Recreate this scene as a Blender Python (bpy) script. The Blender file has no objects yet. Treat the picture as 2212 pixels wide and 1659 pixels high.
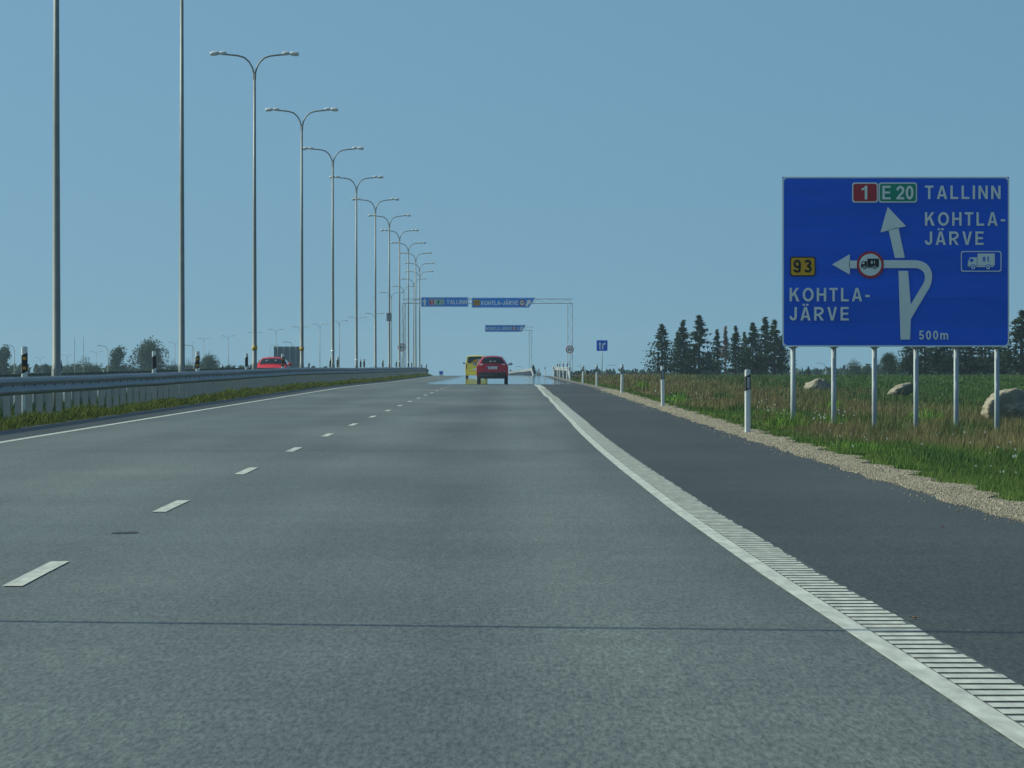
import bpy, bmesh, math, random
import numpy as np
from mathutils import Vector, Matrix, noise as mnoise

S = bpy.context.scene
COL = S.collection
R = math.radians

# ------------------------------------------------------------------ camera
F = 11000.0          # focal length in units of a 2212-wide frame
CX, HY = 1106.0, 778.0
EYE = 1.1
cd = bpy.data.cameras.new('camera')
cam = bpy.data.objects.new('camera', cd)
COL.objects.link(cam)
cd.sensor_width = 36.0
cd.lens = 36.0 * F / 2212.0
cd.clip_start = 0.5
cd.clip_end = 20000.0
cam.location = (0, 0, EYE)
cam.rotation_euler = (R(90) - math.atan((829.5 - HY) / F), 0, 0)
S.camera = cam

# ------------------------------------------------------------------ light
SUN_EL, SUN_AZ = R(36.0), R(-78.0)      # azimuth from +Y towards +X
w = bpy.data.worlds.new('World')
S.world = w
w.use_nodes = True
nt = w.node_tree
nt.nodes.clear()
sky = nt.nodes.new('ShaderNodeTexSky')
sky.sky_type = 'NISHITA'
sky.sun_disc = False
sky.sun_elevation = SUN_EL
sky.sun_rotation = SUN_AZ
sky.altitude = 0
sky.air_density = 1.0
sky.dust_density = 3.0
sky.ozone_density = 9.0
# hazy summer sky: the even blue a little above the horizon reaches down to it
gen = nt.nodes.new('ShaderNodeTexCoord')
lift = nt.nodes.new('ShaderNodeVectorMath')
lift.inputs[1].default_value = (0, 0, .15)
nrm = nt.nodes.new('ShaderNodeVectorMath')
nrm.operation = 'NORMALIZE'
nt.links.new(gen.outputs['Generated'], lift.inputs[0])
nt.links.new(lift.outputs[0], nrm.inputs[0])
nt.links.new(nrm.outputs[0], sky.inputs[0])
tint = nt.nodes.new('ShaderNodeMix')
tint.data_type = 'RGBA'
tint.blend_type = 'MULTIPLY'
tint.inputs[0].default_value = 1.0
tint.inputs[7].default_value = (0.90, 1.0, 0.80, 1)
bg = nt.nodes.new('ShaderNodeBackground')
bg.inputs['Strength'].default_value = 0.15
wo = nt.nodes.new('ShaderNodeOutputWorld')
nt.links.new(sky.outputs[0], tint.inputs[6])
nt.links.new(tint.outputs[2], bg.inputs['Color'])
nt.links.new(bg.outputs[0], wo.inputs['Surface'])

sl = bpy.data.lights.new('sun', 'SUN')
sl.energy = 3.4
sl.angle = R(0.53)
sl.color = (0.93, 1.0, 0.80)
so = bpy.data.objects.new('sun', sl)
COL.objects.link(so)
to_sun = Vector((math.sin(SUN_AZ) * math.cos(SUN_EL), math.cos(SUN_AZ) * math.cos(SUN_EL), math.sin(SUN_EL)))
so.rotation_euler = to_sun.to_track_quat('Z', 'Y').to_euler()
so.location = (-40, 0, 40)

S.view_settings.view_transform = 'Standard'
S.view_settings.look = 'None'
S.view_settings.exposure = 0.0
S.view_settings.gamma = 1.0
S.cycles.volume_bounces = 1
S.cycles.max_bounces = 6

# ------------------------------------------------------------------ road geometry
_cy = np.array([0, 14, 20.6, 26, 37, 45, 51, 63, 75, 90, 430, 490, 530, 576, 619, 661, 704, 747, 875, 961, 1047, 1132, 1218, 1347, 1475, 2600], float)
_cx = np.array([.62, .43, .335, .26, .15, .105, .07, .025, .0, 0, 0, -.15, -.42, -.95, -1.7, -3.1, -5.2, -8.0, -14, -23, -34, -47, -64, -100, -135, -500], float)
_gy = np.array([-80, 200, 240, 286, 350, 430, 500, 546, 627, 709, 790, 875, 961, 1047, 1132, 1218, 1347, 1475, 2600], float)
_gz = np.array([0, 0, -.05, -.14, -.22, -.30, -.42, -.58, -1.0, -1.6, -2.4, -3.3, -4.1, -4.9, -5.6, -6.4, -8.6, -11., -30], float)


def cofs(Y):
    return float(np.interp(Y, _cy, _cx))


def sstep(a, b, x):
    t = min(1.0, max(0.0, (x - a) / (b - a)))
    return t * t * (3 - 2 * t)


_kx = np.array([-700, -60, -26, -21.4, -20.6, -11.6, -11.2, -8.4, -7.9, 3.2, 3.28, 3.85, 4.5, 6, 8, 12, 20, 60, 700], float)
_kz = np.array([-1.0, -.9, -.6, -.12, -.03, -.03, .03, .03, -.03, -.03, -.03, -.04, -.10, -.20, -.30, -.40, -.5, -.5, -.5], float)


def gz(Y):
    return float(np.interp(Y, _gy, _gz))


def ground(xr, Y):
    z = float(np.interp(xr, _kx, _kz))
    if xr > 3.85:
        k = sstep(150, 380, Y)
        z = z * (1 - k) + k * (-.04 + .12 * sstep(3.85, 9, xr))
    return z + gz(Y)


def at(px, py, Y):
    return Vector(((px - CX) * Y / F, Y, EYE - (py - HY) * Y / F))


def gpt(px, Y):
    """ground point seen in column px at distance Y"""
    x = (px - CX) * Y / F
    return Vector((x, Y, ground(x - cofs(Y), Y)))


# ------------------------------------------------------------------ materials
def new_mat(name):
    m = bpy.data.materials.new(name)
    m.use_nodes = True
    n = m.node_tree
    b = n.nodes['Principled BSDF']
    return m, n, b


def pm(name, col, rough=.6, metal=0.0, var=.15, scale=6.0, bump=0.0, coat=0.0, spec=None, stretch=None, detail=4):
    m, n, b = new_mat(name)
    tc = n.nodes.new('ShaderNodeTexCoord')
    src = tc.outputs['Object']
    if stretch:
        mp = n.nodes.new('ShaderNodeMapping')
        mp.inputs['Scale'].default_value = stretch
        n.links.new(src, mp.inputs[0])
        src = mp.outputs[0]
    nz = n.nodes.new('ShaderNodeTexNoise')
    nz.inputs['Scale'].default_value = scale
    nz.inputs['Detail'].default_value = detail
    n.links.new(src, nz.inputs['Vector'])
    mr = n.nodes.new('ShaderNodeMapRange')
    mr.inputs[1].default_value = .25
    mr.inputs[2].default_value = .75
    mr.inputs[3].default_value = 1 - var
    mr.inputs[4].default_value = 1 + var
    n.links.new(nz.outputs[0], mr.inputs[0])
    mx = n.nodes.new('ShaderNodeMix')
    mx.data_type = 'RGBA'
    mx.blend_type = 'MULTIPLY'
    mx.inputs[0].default_value = 1
    mx.inputs[6].default_value = (*col, 1)
    n.links.new(mr.outputs[0], mx.inputs[7])
    n.links.new(mx.outputs[2], b.inputs['Base Color'])
    b.inputs['Roughness'].default_value = rough
    b.inputs['Metallic'].default_value = metal
    if coat:
        b.inputs['Coat Weight'].default_value = coat
        b.inputs['Coat Roughness'].default_value = .05
    if spec is not None:
        b.inputs['Specular IOR Level'].default_value = spec
    if bump:
        bp = n.nodes.new('ShaderNodeBump')
        bp.inputs['Strength'].default_value = bump
        bp.inputs['Distance'].default_value = .02
        n.links.new(nz.outputs[0], bp.inputs['Height'])
        n.links.new(bp.outputs[0], b.inputs['Normal'])
    return m


def asphalt(name, c0, c1, wear, grain=.48, chips=None, patches=0.24, lanes=None, spec=.5):
    """coarse aggregate speckle, long streaks of wear along the lanes, wide soft blotches"""
    m, n, b = new_mat(name)
    L = n.links
    tc = n.nodes.new('ShaderNodeTexCoord')

    def nz(scale, stretch=(1, 1, 1), detail=3, rough=.5):
        mp = n.nodes.new('ShaderNodeMapping')
        mp.inputs['Scale'].default_value = stretch
        L.new(tc.outputs['Object'], mp.inputs[0])
        t = n.nodes.new('ShaderNodeTexNoise')
        t.inputs['Scale'].default_value = scale
        t.inputs['Detail'].default_value = detail
        t.inputs['Roughness'].default_value = rough
        L.new(mp.outputs[0], t.inputs['Vector'])
        return t.outputs[0]

    def rng(v, a, c, d, e):
        q = n.nodes.new('ShaderNodeMapRange')
        q.inputs[1].default_value, q.inputs[2].default_value = a, c
        q.inputs[3].default_value, q.inputs[4].default_value = d, e
        L.new(v, q.inputs[0])
        return q.outputs[0]

    def mul(a, c):
        q = n.nodes.new('ShaderNodeMath')
        q.operation = 'MULTIPLY'
        L.new(a, q.inputs[0])
        L.new(c, q.inputs[1])
        return q.outputs[0]

    speck = rng(nz(58, (1, .10, 1), 4, .8), .37, .63, 1 - grain, 1 + grain)
    speck2 = rng(nz(17, (1, .09, 1), 4), .3, .7, .86, 1.14)
    streak = rng(nz(1.1, (1, .018, 1), 3), .3, .7, 1 - wear, 1 + wear)
    blotch = rng(nz(.45, (1, .16, 1), 4), .3, .7, 1 - patches, 1 + patches * .8)
    cross = rng(nz(.9, (.12, .55, 1), 3), .3, .7, .93, 1.07)
    f = mul(mul(mul(speck, speck2), mul(streak, blotch)), cross)
    cmx = n.nodes.new('ShaderNodeMix')
    cmx.data_type = 'RGBA'
    cmx.inputs[6].default_value = (*c0, 1)
    cmx.inputs[7].default_value = (*c1, 1)
    L.new(rng(nz(.25, (1, .2, 1), 3), .35, .65, 0, 1), cmx.inputs[0])
    mx = n.nodes.new('ShaderNodeMix')
    mx.data_type = 'RGBA'
    mx.blend_type = 'MULTIPLY'
    mx.inputs[0].default_value = 1
    L.new(cmx.outputs[2], mx.inputs[6])
    L.new(f, mx.inputs[7])
    out = mx.outputs[2]
    if lanes:
        # polished wheel tracks, oily lane middles and the smooth sealed seam beside the edge line
        at0 = n.nodes.new('ShaderNodeAttribute')
        at0.attribute_name = 'col'
        cr = n.nodes.new('ShaderNodeValToRGB')
        el = cr.color_ramp.elements
        while len(el) < len(lanes):
            el.new(.5)
        for e_, (px_, g_) in zip(el, lanes):
            e_.position = (px_ + 8) / 12
            e_.color = (g_ * .5, g_ * .5, g_ * .5, 1)
        wob = rng(nz(.5, (1, .05, 1), 3), .2, .8, -.02, .02)
        aa = n.nodes.new('ShaderNodeMath')
        aa.operation = 'ADD'
        L.new(at0.outputs['Fac'], aa.inputs[0])
        L.new(wob, aa.inputs[1])
        L.new(aa.outputs[0], cr.inputs[0])
        lm = n.nodes.new('ShaderNodeMix')
        lm.data_type = 'RGBA'
        lm.inputs[6].default_value = (.5, .5, .5, 1)
        L.new(rng(nz(.35, (1, .12, 1), 3), .25, .6, .35, 1), lm.inputs[0])
        L.new(cr.outputs[0], lm.inputs[7])
        sc_ = n.nodes.new('ShaderNodeVectorMath')
        sc_.operation = 'SCALE'
        sc_.inputs['Scale'].default_value = 2
        L.new(lm.outputs[2], sc_.inputs[0])
        m3 = n.nodes.new('ShaderNodeMix')
        m3.data_type = 'RGBA'
        m3.blend_type = 'MULTIPLY'
        m3.inputs[0].default_value = 1
        L.new(out, m3.inputs[6])
        L.new(sc_.outputs[0], m3.inputs[7])
        out = m3.outputs[2]
    if chips:
        vo = n.nodes.new('ShaderNodeTexVoronoi')
        vo.inputs['Scale'].default_value = 2.2
        L.new(tc.outputs['Object'], vo.inputs['Vector'])
        k = rng(vo.outputs['Distance'], .022, .036, 1, 0)
        m2 = n.nodes.new('ShaderNodeMix')
        m2.data_type = 'RGBA'
        m2.inputs[7].default_value = (*chips, 1)
        L.new(k, m2.inputs[0])
        L.new(out, m2.inputs[6])
        out = m2.outputs[2]
    L.new(out, b.inputs['Base Color'])
    b.inputs['Roughness'].default_value = .62
    b.inputs['Specular IOR Level'].default_value = spec
    bp = n.nodes.new('ShaderNodeBump')
    bp.inputs['Strength'].default_value = .5
    bp.inputs['Distance'].default_value = .004
    L.new(nz(62, (1, .3, 1), 4, .75), bp.inputs['Height'])
    L.new(bp.outputs[0], b.inputs['Normal'])
    return m


def attr_mat(name, rough=.8, trans=0.0):
    m, n, b = new_mat(name)
    a = n.nodes.new('ShaderNodeAttribute')
    a.attribute_name = 'col'
    n.links.new(a.outputs['Color'], b.inputs['Base Color'])
    b.inputs['Roughness'].default_value = rough
    b.inputs['Specular IOR Level'].default_value = .2
    return m


M = {}
M['asphalt'] = asphalt('road_asphalt', (.100, .112, .103), (.130, .138, .124), .10, lanes=[(-6.95, .82), (-6.3, 1.0), (-5.7, 1.06), (-4.7, .93), (-3.8, 1.06), (-2.75, .97), (-1.8, 1.08), (-.75, .76), (.05, 1.08), (.62, .98), (.85, .78), (1.05, .78)])
M['old_asphalt'] = asphalt('shoulder_asphalt', (.052, .055, .050), (.064, .067, .060), .06, .45, (.26, .25, .22), .2, spec=.25)
M['far_asphalt'] = asphalt('opposite_asphalt', (.15, .155, .15), (.17, .17, .165), .08)
M['paint'] = pm('road_paint', (.50, .50, .44), .7, var=.3, scale=14, bump=.1, stretch=(1, .15, 1), detail=8)
M['tar'] = pm('tar', (.03, .03, .032), .7)
M['steel'] = pm('galvanised_steel', (.30, .31, .30), .5, .25, .16, 2.0, detail=8)
M['lamp_steel'] = pm('lamp_steel', (.27, .275, .25), .5, .15, .14, 3.0)
M['post_steel'] = pm('post_steel', (.40, .41, .39), .6, 0, .14, 2.0)
M['rail_steel'] = pm('rail_steel', (.25, .26, .25), .5, .2, .25, 1.2, stretch=(1, .3, 3))
M['lamp_shell'] = pm('luminaire_shell', (.66, .67, .63), .45, 0, .08)
M['lamp_glass'] = pm('luminaire_glass', (.62, .64, .62), .12, 0, .05)
M['yellow_tape'] = pm('yellow_band', (.55, .33, .03), .6)
M['white_plastic'] = pm('white_plastic', (.78, .78, .74), .5, 0, .05, 10)
M['black_plastic'] = pm('black_plastic', (.02, .02, .022), .55, 0, .2, 20)
M['amber'] = pm('amber_reflector', (.65, .30, .01), .3, 0, .2, 40)
M['grey_reflector'] = pm('grey_reflector', (.42, .46, .46), .3, 0, .1, 40)
M['sign_blue'] = pm('sign_blue', (.001, .125, .78), .40, 0, .12, .9, stretch=(.35, 1, 3.6))
M['overhead_blue'] = pm('overhead_blue', (.008, .28, .82), .4, 0, .08, .9)
M['sign_white'] = pm('sign_white', (.92, .92, .84), .45, 0, .05, 3)
M['sign_red'] = pm('sign_red', (.55, .03, .045), .45, 0, .08, 3)
M['sign_green'] = pm('sign_green', (.01, .30, .17), .45, 0, .08, 3)
M['sign_yellow'] = pm('sign_yellow', (.85, .42, .012), .45, 0, .06, 3)
M['sign_black'] = pm('sign_black', (.012, .012, .014), .5, 0, .1, 3)
M['sign_back'] = pm('sign_back', (.22, .25, .25), .55, .3, .1, 1.5)
M['sign_post'] = pm('sign_post', (.42, .45, .46), .6, 0, .1, 3)
M['gravel'] = pm('gravel_base', (.17, .145, .11), .95, 0, .55, 22, bump=.8, detail=6)
M['stone'] = pm('stone', (.345, .29, .21), .9, 0, .75, 14)
M['boulder'] = pm('boulder', (.32, .27, .20), .95, 0, .5, 2.6, bump=1.0, detail=8)
M['bark'] = pm('bark', (.055, .045, .035), .9, 0, .3, 6)
M['dead_bark'] = pm('pale_bark', (.13, .11, .095), .9, 0, .3, 6)
M['spruce'] = pm('spruce_needles', (.028, .058, .022), .8, 0, .65, 1.1, spec=.2)
M['spruce_light'] = pm('spruce_needles_light', (.042, .078, .026), .8, 0, .6, 1.1, spec=.2)
M['dead_needles'] = pm('dry_needles', (.16, .10, .085), .85, 0, .4, 1.1, spec=.2)
M['leaf'] = pm('broad_leaves', (.036, .066, .022), .75, 0, .6, .9, spec=.25)
M['leaf_light'] = pm('willow_leaves', (.055, .085, .036), .75, 0, .5, .9, spec=.25)
M['wood_mass'] = pm('far_foliage', (.032, .055, .026), .85, 0, .5, .12, spec=.2)
M['grass'] = attr_mat('grass_blades', .75)
M['flower'] = pm('white_petals', (.6, .62, .48), .7)
M['car_red'] = pm('red_car_paint', (.36, .003, .018), .4, .0, .05, 3, coat=.35)
M['wagon_red'] = pm('wagon_red_paint', (.62, .006, .014), .5, 0, .05, 3, coat=.15)
M['van_yellow'] = pm('van_yellow_paint', (.86, .66, .03), .4, 0, .06, 3, coat=.5)
M['glass'] = pm('car_glass', (.012, .016, .018), .06, 0, .2, 4, spec=.6)
M['tyre'] = pm('tyre_rubber', (.012, .012, .012), .85, 0, .2, 30)
M['rim'] = pm('wheel_rim', (.4, .4, .4), .35, .7, .1, 10)
M['trim'] = pm('dark_trim', (.018, .018, .02), .6, 0, .2, 10)
M['seat_and_reflection'] = pm('seat_cloth_and_reflection', (.22, .28, .26), .9, 0, .2, 10)  # seat backs, and the painted seat reflections on the hatchback glass
M['tail_red'] = pm('tail_light', (.45, .01, .012), .15, 0, .1, 10, coat=.6)
M['lamp_clear'] = pm('headlight_clear', (.6, .62, .62), .12, .2, .1, 10)
M['chrome'] = pm('chrome', (.6, .6, .6), .2, .9, .05)
M['plate'] = pm('number_plate', (.7, .7, .66), .5, 0, .04)
M['plate_blue'] = pm('plate_blue', (.02, .05, .4), .5)
M['orange'] = pm('orange_decal', (.55, .25, .02), .5)
M['leaf_litter'] = pm('dry_leaf', (.28, .12, .05), .8)
M['skin'] = pm('skin', (.45, .28, .2), .6)
M['cloth'] = pm('dark_cloth', (.05, .06, .07), .9)


def ground_mat():
    m, n, b = new_mat('ground_turf')
    L = n.links
    tc = n.nodes.new('ShaderNodeTexCoord')

    def nz(scale, stretch=(1, 1, 1), detail=5):
        mp = n.nodes.new('ShaderNodeMapping')
        mp.inputs['Scale'].default_value = stretch
        L.new(tc.outputs['Object'], mp.inputs[0])
        t = n.nodes.new('ShaderNodeTexNoise')
        t.inputs['Scale'].default_value = scale
        t.inputs['Detail'].default_value = detail
        L.new(mp.outputs[0], t.inputs['Vector'])
        return t.outputs[0]

    def ramp(v, stops):
        r = n.nodes.new('ShaderNodeValToRGB')
        e = r.color_ramp.elements
        while len(e) < len(stops):
            e.new(.5)
        for k, (p, c) in enumerate(stops):
            e[k].position = p
            e[k].color = (*c, 1)
        L.new(v, r.inputs[0])
        return r.outputs[0]
    a = ramp(nz(.09, (1, .35, 1)), [(.32, (.022, .052, .014)), (.5, (.038, .070, .018)), (.62, (.068, .064, .024)), (.75, (.030, .060, .016))])
    c = ramp(nz(3.0, (1, .5, 1), 6), [(.3, (.45, .45, .45)), (.7, (1.25, 1.25, 1.25))])
    mx = n.nodes.new('ShaderNodeMix')
    mx.data_type = 'RGBA'
    mx.blend_type = 'MULTIPLY'
    mx.inputs[0].default_value = 1
    L.new(a, mx.inputs[6])
    L.new(c, mx.inputs[7])
    L.new(mx.outputs[2], b.inputs['Base Color'])
    b.inputs['Roughness'].default_value = .95
    b.inputs['Specular IOR Level'].default_value = .1
    return m


M['ground'] = ground_mat()


# ------------------------------------------------------------------ mesh helpers
class MB:
    def __init__(s):
        s.v, s.f, s.mi = [], [], []

    def add(s, v, f, mi=0):
        o = len(s.v)
        s.v.extend(tuple(p) for p in v)
        s.f.extend(tuple(i + o for i in q) for q in f)
        s.mi.extend([mi] * len(f))

    def box(s, c, d, mi=0, rot=None):
        x, y, z = d[0] / 2, d[1] / 2, d[2] / 2
        v = [Vector(p) for p in ((-x, -y, -z), (x, -y, -z), (x, y, -z), (-x, y, -z), (-x, -y, z), (x, -y, z), (x, y, z), (-x, y, z))]
        if rot is not None:
            v = [rot @ p for p in v]
        c = Vector(c)
        s.add([p + c for p in v], [(0, 3, 2, 1), (4, 5, 6, 7), (0, 1, 5, 4), (1, 2, 6, 5), (2, 3, 7, 6), (3, 0, 4, 7)], mi)

    def tube(s, pts, rad, n=8, mi=0, caps=True):
        pts = [Vector(p) for p in pts]
        if not isinstance(rad, (list, tuple)):
            rad = [rad] * len(pts)
        v, f = [], []
        ref = None
        for i, p in enumerate(pts):
            a = pts[max(0, i - 1)]
            b = pts[min(len(pts) - 1, i + 1)]
            t = (b - a).normalized()
            if ref is None:
                ref = Vector((1, 0, 0)) if abs(t.x) < .8 else Vector((0, 1, 0))
            u = (ref - t * ref.dot(t)).normalized()
            ref = u
            q = t.cross(u)
            for k in range(n):
                an = 2 * math.pi * k / n
                v.append(p + (u * math.cos(an) + q * math.sin(an)) * rad[i])
        for i in range(len(pts) - 1):
            for k in range(n):
                f.append((i * n + k, i * n + (k + 1) % n, (i + 1) * n + (k + 1) % n, (i + 1) * n + k))
        if caps:
            f.append(tuple(range(n))[::-1])
            f.append(tuple((len(pts) - 1) * n + k for k in range(n)))
        s.add(v, f, mi)

    def prism(s, poly, y0, y1, mi=0):
        """outline in (x, z) extruded along y"""
        n = len(poly)
        v = [(p[0], y0, p[1]) for p in poly] + [(p[0], y1, p[1]) for p in poly]
        f = [tuple(range(n)), tuple(range(2 * n - 1, n - 1, -1))]
        for k in range(n):
            f.append((k, n + k, n + (k + 1) % n, (k + 1) % n))
        s.add(v, f, mi)

    def build(s, name, mats, parent=None, smooth=False, loc=None):
        me = bpy.data.meshes.new(name)
        me.from_pydata(s.v, [], s.f)
        if not isinstance(mats, (list, tuple)):
            mats = [mats]
        for m in mats:
            me.materials.append(m)
        if len(mats) > 1:
            me.polygons.foreach_set('material_index', s.mi)
        if smooth:
            me.polygons.foreach_set('use_smooth', [True] * len(me.polygons))
        me.update()
        o = bpy.data.objects.new(name, me)
        COL.objects.link(o)
        if parent is not None:
            o.parent = parent
        if loc is not None:
            o.location = loc
        return o


def tag(o, label=None, cat=None, group=None, kind=None):
    if label:
        assert 4 <= len(label.split()) <= 16, label
        o['label'] = label
    if cat:
        o['category'] = cat
    if group:
        o['group'] = group
    if kind:
        o['kind'] = kind
    return o


def empty(name, loc=(0, 0, 0), rz=0.0):
    o = bpy.data.objects.new(name, None)
    COL.objects.link(o)
    o.location = loc
    o.rotation_euler = (0, 0, rz)
    o.empty_display_size = .3
    return o


def copy_tree(o, parent=None):
    c = o.copy()
    COL.objects.link(c)
    c.parent = parent
    for ch in list(o.children):
        copy_tree(ch, c)
    return c


ORD = ['nearest', 'second', 'third', 'fourth', 'fifth', 'sixth', 'seventh', 'eighth', 'ninth', 'tenth', 'eleventh', 'twelfth',
       'thirteenth', 'fourteenth', 'fifteenth', 'sixteenth', 'seventeenth', 'eighteenth', 'nineteenth', 'twentieth']


def arr_mesh(name, verts, faces_flat, sizes, mat, cols=None):
    """big meshes straight from numpy arrays"""
    me = bpy.data.meshes.new(name)
    me.vertices.add(len(verts))
    me.vertices.foreach_set('co', verts.astype(np.float32).ravel())
    me.loops.add(len(faces_flat))
    me.loops.foreach_set('vertex_index', faces_flat.astype(np.int32))
    me.polygons.add(len(sizes))
    st = np.concatenate([[0], np.cumsum(sizes)[:-1]]).astype(np.int32)
    me.polygons.foreach_set('loop_start', st)
    me.polygons.foreach_set('loop_total', sizes.astype(np.int32))
    if cols is not None:
        a = me.color_attributes.new('col', 'FLOAT_COLOR', 'POINT')
        a.data.foreach_set('color', cols.astype(np.float32).ravel())
    me.materials.append(mat)
    me.update(calc_edges=True)
    me.validate()
    o = bpy.data.objects.new(name, me)
    COL.objects.link(o)
    return o


# ------------------------------------------------------------------ ground and road
YS = [-60, -30, 0, 6, 12] + list(np.arange(14, 80, 3.0)) + list(np.arange(80, 260, 6.0)) + list(np.arange(260, 760, 10.0)) + list(np.arange(760, 1500, 30.0)) + list(np.arange(1500, 2600, 100.0))


def build_ground():
    XS = [-680, -300, -150, -80, -50, -35, -28, -26, -23.5, -21.4, -20.6, -16, -11.9, -11.6, -11.2, -9.8, -8.4, -7.9, -4, 0, 3.2, 3.28, 3.85, 4.5, 5.2, 6, 7, 8, 9, 10.5, 12, 14, 17, 20, 26, 35, 50, 80, 150, 300, 680]
    mb = MB()
    nx = len(XS)
    v = []
    for y in YS:
        for x in XS:
            h = ground(x, y)
            if x > 4.4 or x < -21.5:
                h += .06 * mnoise.noise(Vector((x * .35, y * .06, 0))) * min(1, abs(x - 4) / 3)
            v.append((x + cofs(y), y, h))
    f = []
    for j in range(len(YS) - 1):
        for i in range(nx - 1):
            a = j * nx + i
            f.append((a, a + 1, a + nx + 1, a + nx))
    mb.add(v, f)
    tag(mb.build('ground', M['ground'], smooth=True), 'open grassy ground falling away beyond the road crest', 'ground', kind='structure')


def strip(name, x0, x1, y0, y1, zo, mat, label, cat, wob=0.0, nsub=1):
    ys = [y0] + [y for y in YS if y0 < y < y1] + [y1]
    if wob:
        ys = sorted(set(ys + list(np.arange(60, 300, 1.5))))
        ys = [y for y in ys if y0 <= y <= y1]
    mb = MB()
    v, f = [], []
    for y in ys:
        o = cofs(y)
        if wob:
            o += wob * mnoise.noise(Vector((0, y * .07, 3.3))) * sstep(50, 110, y)
        for k in range(nsub + 1):
            v.append((x0 + (x1 - x0) * k / nsub + o, y, gz(y) + zo))
    c = nsub + 1
    for j in range(len(ys) - 1):
        for k in range(nsub):
            a = j * c + k
            f.append((a, a + 1, a + c + 1, a + c))
    mb.add(v, f)
    o = mb.build(name, mat)
    ca = o.data.color_attributes.new('col', 'FLOAT_COLOR', 'POINT')
    lat = [(x0 + (x1 - x0) * (i % c) / nsub + 8) / 12 for i in range(len(v))]
    ca.data.foreach_set('color', [q for g_ in lat for q in (g_, g_, g_, 1)])
    return tag(o, label, cat, kind='structure')


DASHX, EDGEX, LEFTX = -2.705, 1.02, -6.80
build_ground()
strip('road', LEFTX - .15, EDGEX + .32, -60, 2500, 0.0, M['asphalt'], 'two pale grey asphalt lanes leading to the crest', 'road', nsub=3)
strip('road_shoulder', EDGEX + .32, 3.28, -60, 2500, 0.0, M['old_asphalt'], 'dark asphalt hard shoulder beside the gravel verge', 'shoulder')
strip('road_shoulder', -8.05, LEFTX - .15, -60, 2500, 0.0, M['old_asphalt'], 'narrow dark asphalt strip along the grassy median edge', 'shoulder')
strip('opposite_road', -20.5, -11.7, -60, 2500, 0.0, M['far_asphalt'], 'opposite carriageway beyond the median guardrails', 'road')
strip('edge_line', EDGEX, EDGEX + .095, -60, 1500, .004, M['paint'], 'solid white line along the hard shoulder', 'road marking', wob=.05)
strip('edge_line', LEFTX - .1, LEFTX + .03, -60, 1500, .004, M['paint'], 'solid white line along the grassy median', 'road marking')
strip('edge_line', -11.95, -11.8, -60, 1500, .004, M['paint'], 'white line on the opposite carriageway by the median rail', 'road marking')

# rumble bars: raised ribs beside the edge line
mb = MB()
y = 8.0
while y < 420:
    p = .30
    th = .20 + random.uniform(-.008, .008)
    wv = .05 * mnoise.noise(Vector((0, y * .07, 3.3))) * sstep(50, 110, y)
    o = cofs(y) + wv
    x0, x1 = EDGEX + .10 + o, EDGEX + .305 + o
    z = gz(y)
    jj = random.uniform(-.012, .012)
    je = random.uniform(-.006, .006)
    mb.add([(x0, y, z + .003), (x1 + jj, y + je, z + .003), (x1 + jj, y + th + je, z + .003), (x0, y + th, z + .003)], [(0, 1, 2, 3)])
    y += p
tag(mb.build('rumble_strip', M['paint']), 'ribbed white rumble strip along the shoulder line', 'road marking', kind='structure')

mb = MB()
y = 12.1 * 2.041
k = 0
while y < 900:
    o = cofs(y)
    n = 3
    for q in range(n):
        ya, yb = y + q * 3.05 / n, y + (q + 1) * 3.05 / n
        oa, ob = cofs(ya), cofs(yb)
        mb.add([(DASHX - .048 + oa, ya, gz(ya) + .005), (DASHX + .052 + oa, ya, gz(ya) + .005), (DASHX + .052 + ob, yb, gz(yb) + .005), (DASHX - .048 + ob, yb, gz(yb) + .005)], [(0, 1, 2, 3)])
    y += 12.1
tag(mb.build('lane_dashes', M['paint']), 'dashed white line between the two lanes', 'road marking', kind='structure')

# stains on the lanes
mb = MB()
for (sx, sy, lx, ly, seed) in ((-2.66, 32.4, .085, .20, 1),):
    pts = []
    for k in range(14):
        a = 2 * math.pi * k / 14
        r = 1 + .45 * mnoise.noise(Vector((math.cos(a) * 1.3, math.sin(a) * 1.3, seed * 3.7)))
        pts.append((sx + cofs(sy) + lx * r * math.cos(a), sy + ly * r * math.sin(a), .003))
    mb.add(pts, [tuple(range(14))])
tag(mb.build('tar_stain', M['tar']), 'small dark tar stain on the left lane', 'stain', kind='structure')

# gravel shoulder
strip('gravel_strip', 3.28, 3.87, -60, 560, -.006, M['gravel'], 'pale gravel strip between hard shoulder and grass', 'gravel', nsub=2)


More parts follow.
